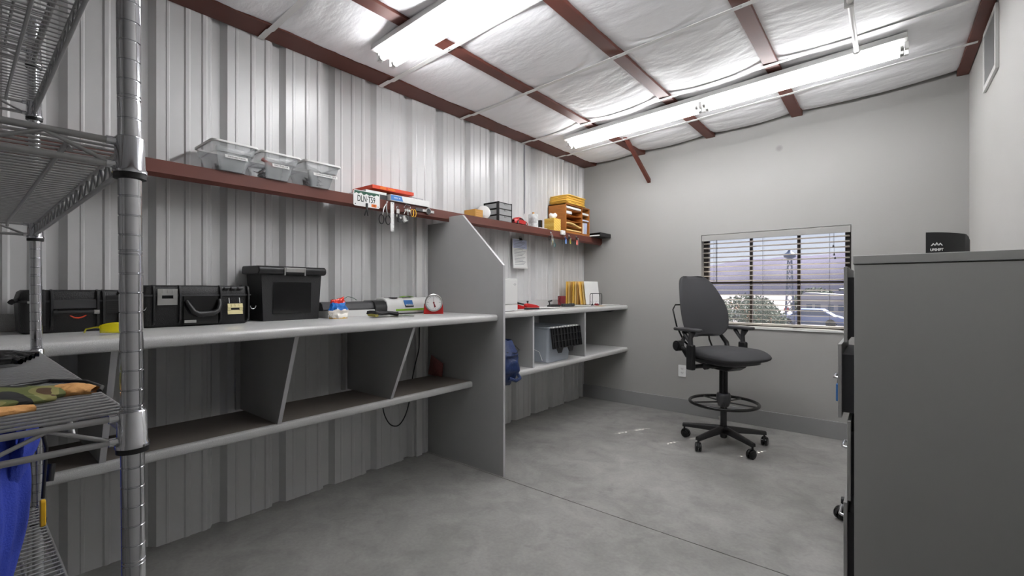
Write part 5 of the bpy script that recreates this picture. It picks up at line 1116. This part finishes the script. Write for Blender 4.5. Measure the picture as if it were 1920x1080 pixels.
# power cord
b = MB(); P_ = [(0.035,2.178,1.018),(0.035,2.175,0.85),(0.040,2.165,0.78),(0.048,2.125,0.68),(0.052,2.10,0.595),(0.050,2.085,0.50),(0.050,2.07,0.42),(0.05,2.04,0.34),(0.05,2.00,0.29),(0.05,1.96,0.277),(0.05,1.91,0.30),(0.05,1.87,0.36),(0.05,1.85,0.43),(0.05,1.845,0.52)]
Q = []
for i in range(len(P_)-1):
    for k in range(4):
        a = Vector(P_[max(0,i-1)]); p1 = Vector(P_[i]); p2 = Vector(P_[i+1]); d = Vector(P_[min(len(P_)-1,i+2)]); s_ = k/4
        Q.append(0.5*((2*p1)+(-a+p2)*s_+(2*a-5*p1+4*p2-d)*s_*s_+(-a+3*p1-3*p2+d)*s_**3))
Q.append(Vector(P_[-1]))
b.tube(Q, 0.0042, 8); single(b, 'power_cord', 'black', (0.05,1.96,0.277), 'black cord looping below the workbench shelf near the divider', 'cord')

# ------------------------------------------------------------------ things on the wire rack (z of its middle shelf top)
RZ = 1.056+0.0055
t = thing('camo_glove', 'camouflage and tan leather work glove in the front on the middle rack shelf', 'glove', (1.72, 0.04, RZ), 0)
def limp(b, P, W, Hh, seed, nu=20):
    n_ = 36
    def f(u, v):
        s_ = v*(len(P)-1); i = min(int(s_), len(P)-2); q = s_-i; c = Vector(P[i]).lerp(Vector(P[i+1]), q); w_ = W[i]+(W[i+1]-W[i])*q; h = Hh[i]+(Hh[i+1]-Hh[i])*q
        d = (Vector(P[i+1])-Vector(P[i])).normalized(); side = Vector((d.y,-d.x,0)).normalized(); th = 2*PI*u
        nn = noise.noise(Vector((math.cos(th)*1.5+seed, math.sin(th)*1.5, v*7)))*0.35
        return tuple(c+side*(w_*math.cos(th)*(1+nn*0.5))+Vector((0,0,h*(1+max(-1,math.sin(th)+nn*0.6)))))
    return b.grid(f, nu, n_, wrapu=True)
b = MB(); limp(b, [(1.70,-0.16,0),(1.72,-0.05,0),(1.715,0.03,0),(1.695,0.10,0)], [0.060,0.060,0.050,0.035], [0.012,0.016,0.014,0.009], 3); b.build('sleeve', 'camo', t, w=True)
for c_ in list(t.children): c_.data.transform(Matrix.Translation((0,0,t.location.z)))
b = MB(); limp(b, [(1.690,0.090,RZ),(1.700,0.12,RZ),(1.715,0.145,RZ)], [0.030,0.028,0.014], [0.008,0.010,0.006], 8); b.build('fingers', 'leather', t, w=True)
b = MB(); limp(b, [(1.78,-0.02,RZ),(1.80,0.03,RZ),(1.79,0.07,RZ)], [0.016,0.018,0.010], [0.006,0.007,0.005], 11); b.build('thumb', 'leather', t, w=True)
b = MB(); limp(b, [(1.775,0.02,RZ+0.004),(1.755,0.06,RZ+0.003),(1.735,0.09,RZ+0.001)], [0.016,0.017,0.015], [0.007,0.007,0.006], 14); b.build('cuff_fold', 'camo', t, w=True)
t = thing('black_gloves', 'pair of thin black gloves at the back of the middle rack shelf', 'gloves', (1.12, 0.02, RZ))
for k in range(5):
    b = MB(); x = 1.05+0.035*k; limp(b, [(x+0.06,-0.12,RZ),(x+0.04,0.0,RZ+0.004),(x+0.02,0.07+0.012*(k%3),RZ+0.004),(x+0.03,0.135-0.01*k,RZ+0.002)], [0.014,0.013,0.011,0.008], [0.009,0.012,0.010,0.006], 20+k, 12); b.build('finger', 'blackgloss', t, w=True)
b = MB(); limp(b, [(1.18,-0.19,RZ),(1.16,-0.12,RZ),(1.15,-0.02,RZ)], [0.075,0.080,0.060], [0.010,0.012,0.010], 33); b.build('palm', 'blackgloss', t, w=True)
b = MB(); b.grid(lambda u, v: (1.42+0.15*u, -0.16+0.19*v, RZ+0.002+0.02*math.sin(PI*u)*math.sin(PI*v)), 8, 8); single(b, 'plastic_sleeve', 'clear', (1.5,-0.06,RZ), 'clear plastic sleeve on the middle rack shelf behind the camouflage glove', 'plastic sleeve', solid=0.001)
b = MB(); b.tube([(1.62,0.02,RZ+0.003),(1.56,0.06,RZ+0.004),(1.54,0.11,RZ+0.004),(1.60,0.15,RZ+0.004),(1.68,0.158,RZ+0.004),(1.71,0.150,RZ+0.003)], 0.0035, 8); single(b, 'black_cable', 'black', (1.6,0.12,RZ), 'black cable looped beside the camouflage glove on the rack', 'cable')
# blue garment hanging below the middle shelf
t = thing('blue_bag', 'royal blue cloth bag with yellow zip pull hanging under the middle rack shelf', 'bag', (1.43, -0.05, 0.46))
def gf(u, v):
    th = 2*PI*u; z = 1.045-0.62*v; rx = 0.085+0.055*math.sin(PI*min(1,v*1.2)); ry = 0.120+0.020*math.sin(PI*min(1,v*1.6))-0.012*v
    c, s_ = math.cos(th), math.sin(th)
    nn = 0.10*noise.noise(Vector((c*1.6, s_*1.6, v*2.2+4)))+0.07*abs(noise.noise(Vector((c*3.5+v*1.5, s_*3.5, v*1.2+2))))*2+0.03*noise.noise(Vector((c*9+v*4, s_*9, v*3)))
    return (1.43+rx*c*(1+nn)-0.015*v, -0.050+ry*s_*(0.96+nn), z+0.02*nn)
b = MB(); b.grid(gf, 96, 70, wrapu=True); b.build('body', 'bluecloth', t, w=True, smooth=70)
b = MB(); limp(b, [(1.46,0.035,0.835),(1.47,0.070,0.86),(1.475,0.090,0.91),(1.47,0.080,1.02)], [0.02,0.034,0.040,0.03], [0.03,0.045,0.04,0.01], 41); b.build('side_pocket', 'bluecloth', t, w=True)
b = MB(); b.tube([(1.475,0.098,1.01),(1.470,0.112,0.93),(1.462,0.108,0.835)], 0.0028, 6); b.build('zip_tape', 'black', t, w=True)
b = MB(); b.prism(rrect(0.015, 0.050, 0.005, 4, 1.460, 0.806), 'y', 0.104, 0.112); b.build('zip_pull', 'yellow', t, w=True, bevel=0.002)
b = MB(); b.tube([(1.45,0.118,0.86),(1.44,0.122,0.89)], 0.006, 8); b.build('buckle', 'black', t, w=True)
b = MB(); b.lathe([(0.001,0),(0.04,0.002),(0.046,0.012),(0.038,0.026),(0.001,0.03)], (1.17,0.02,1.757+0.0055), 24); single(b, 'black_bowl', 'black', (1.17,0.02,1.763), 'round black object lying on the upper rack shelf', 'round container')
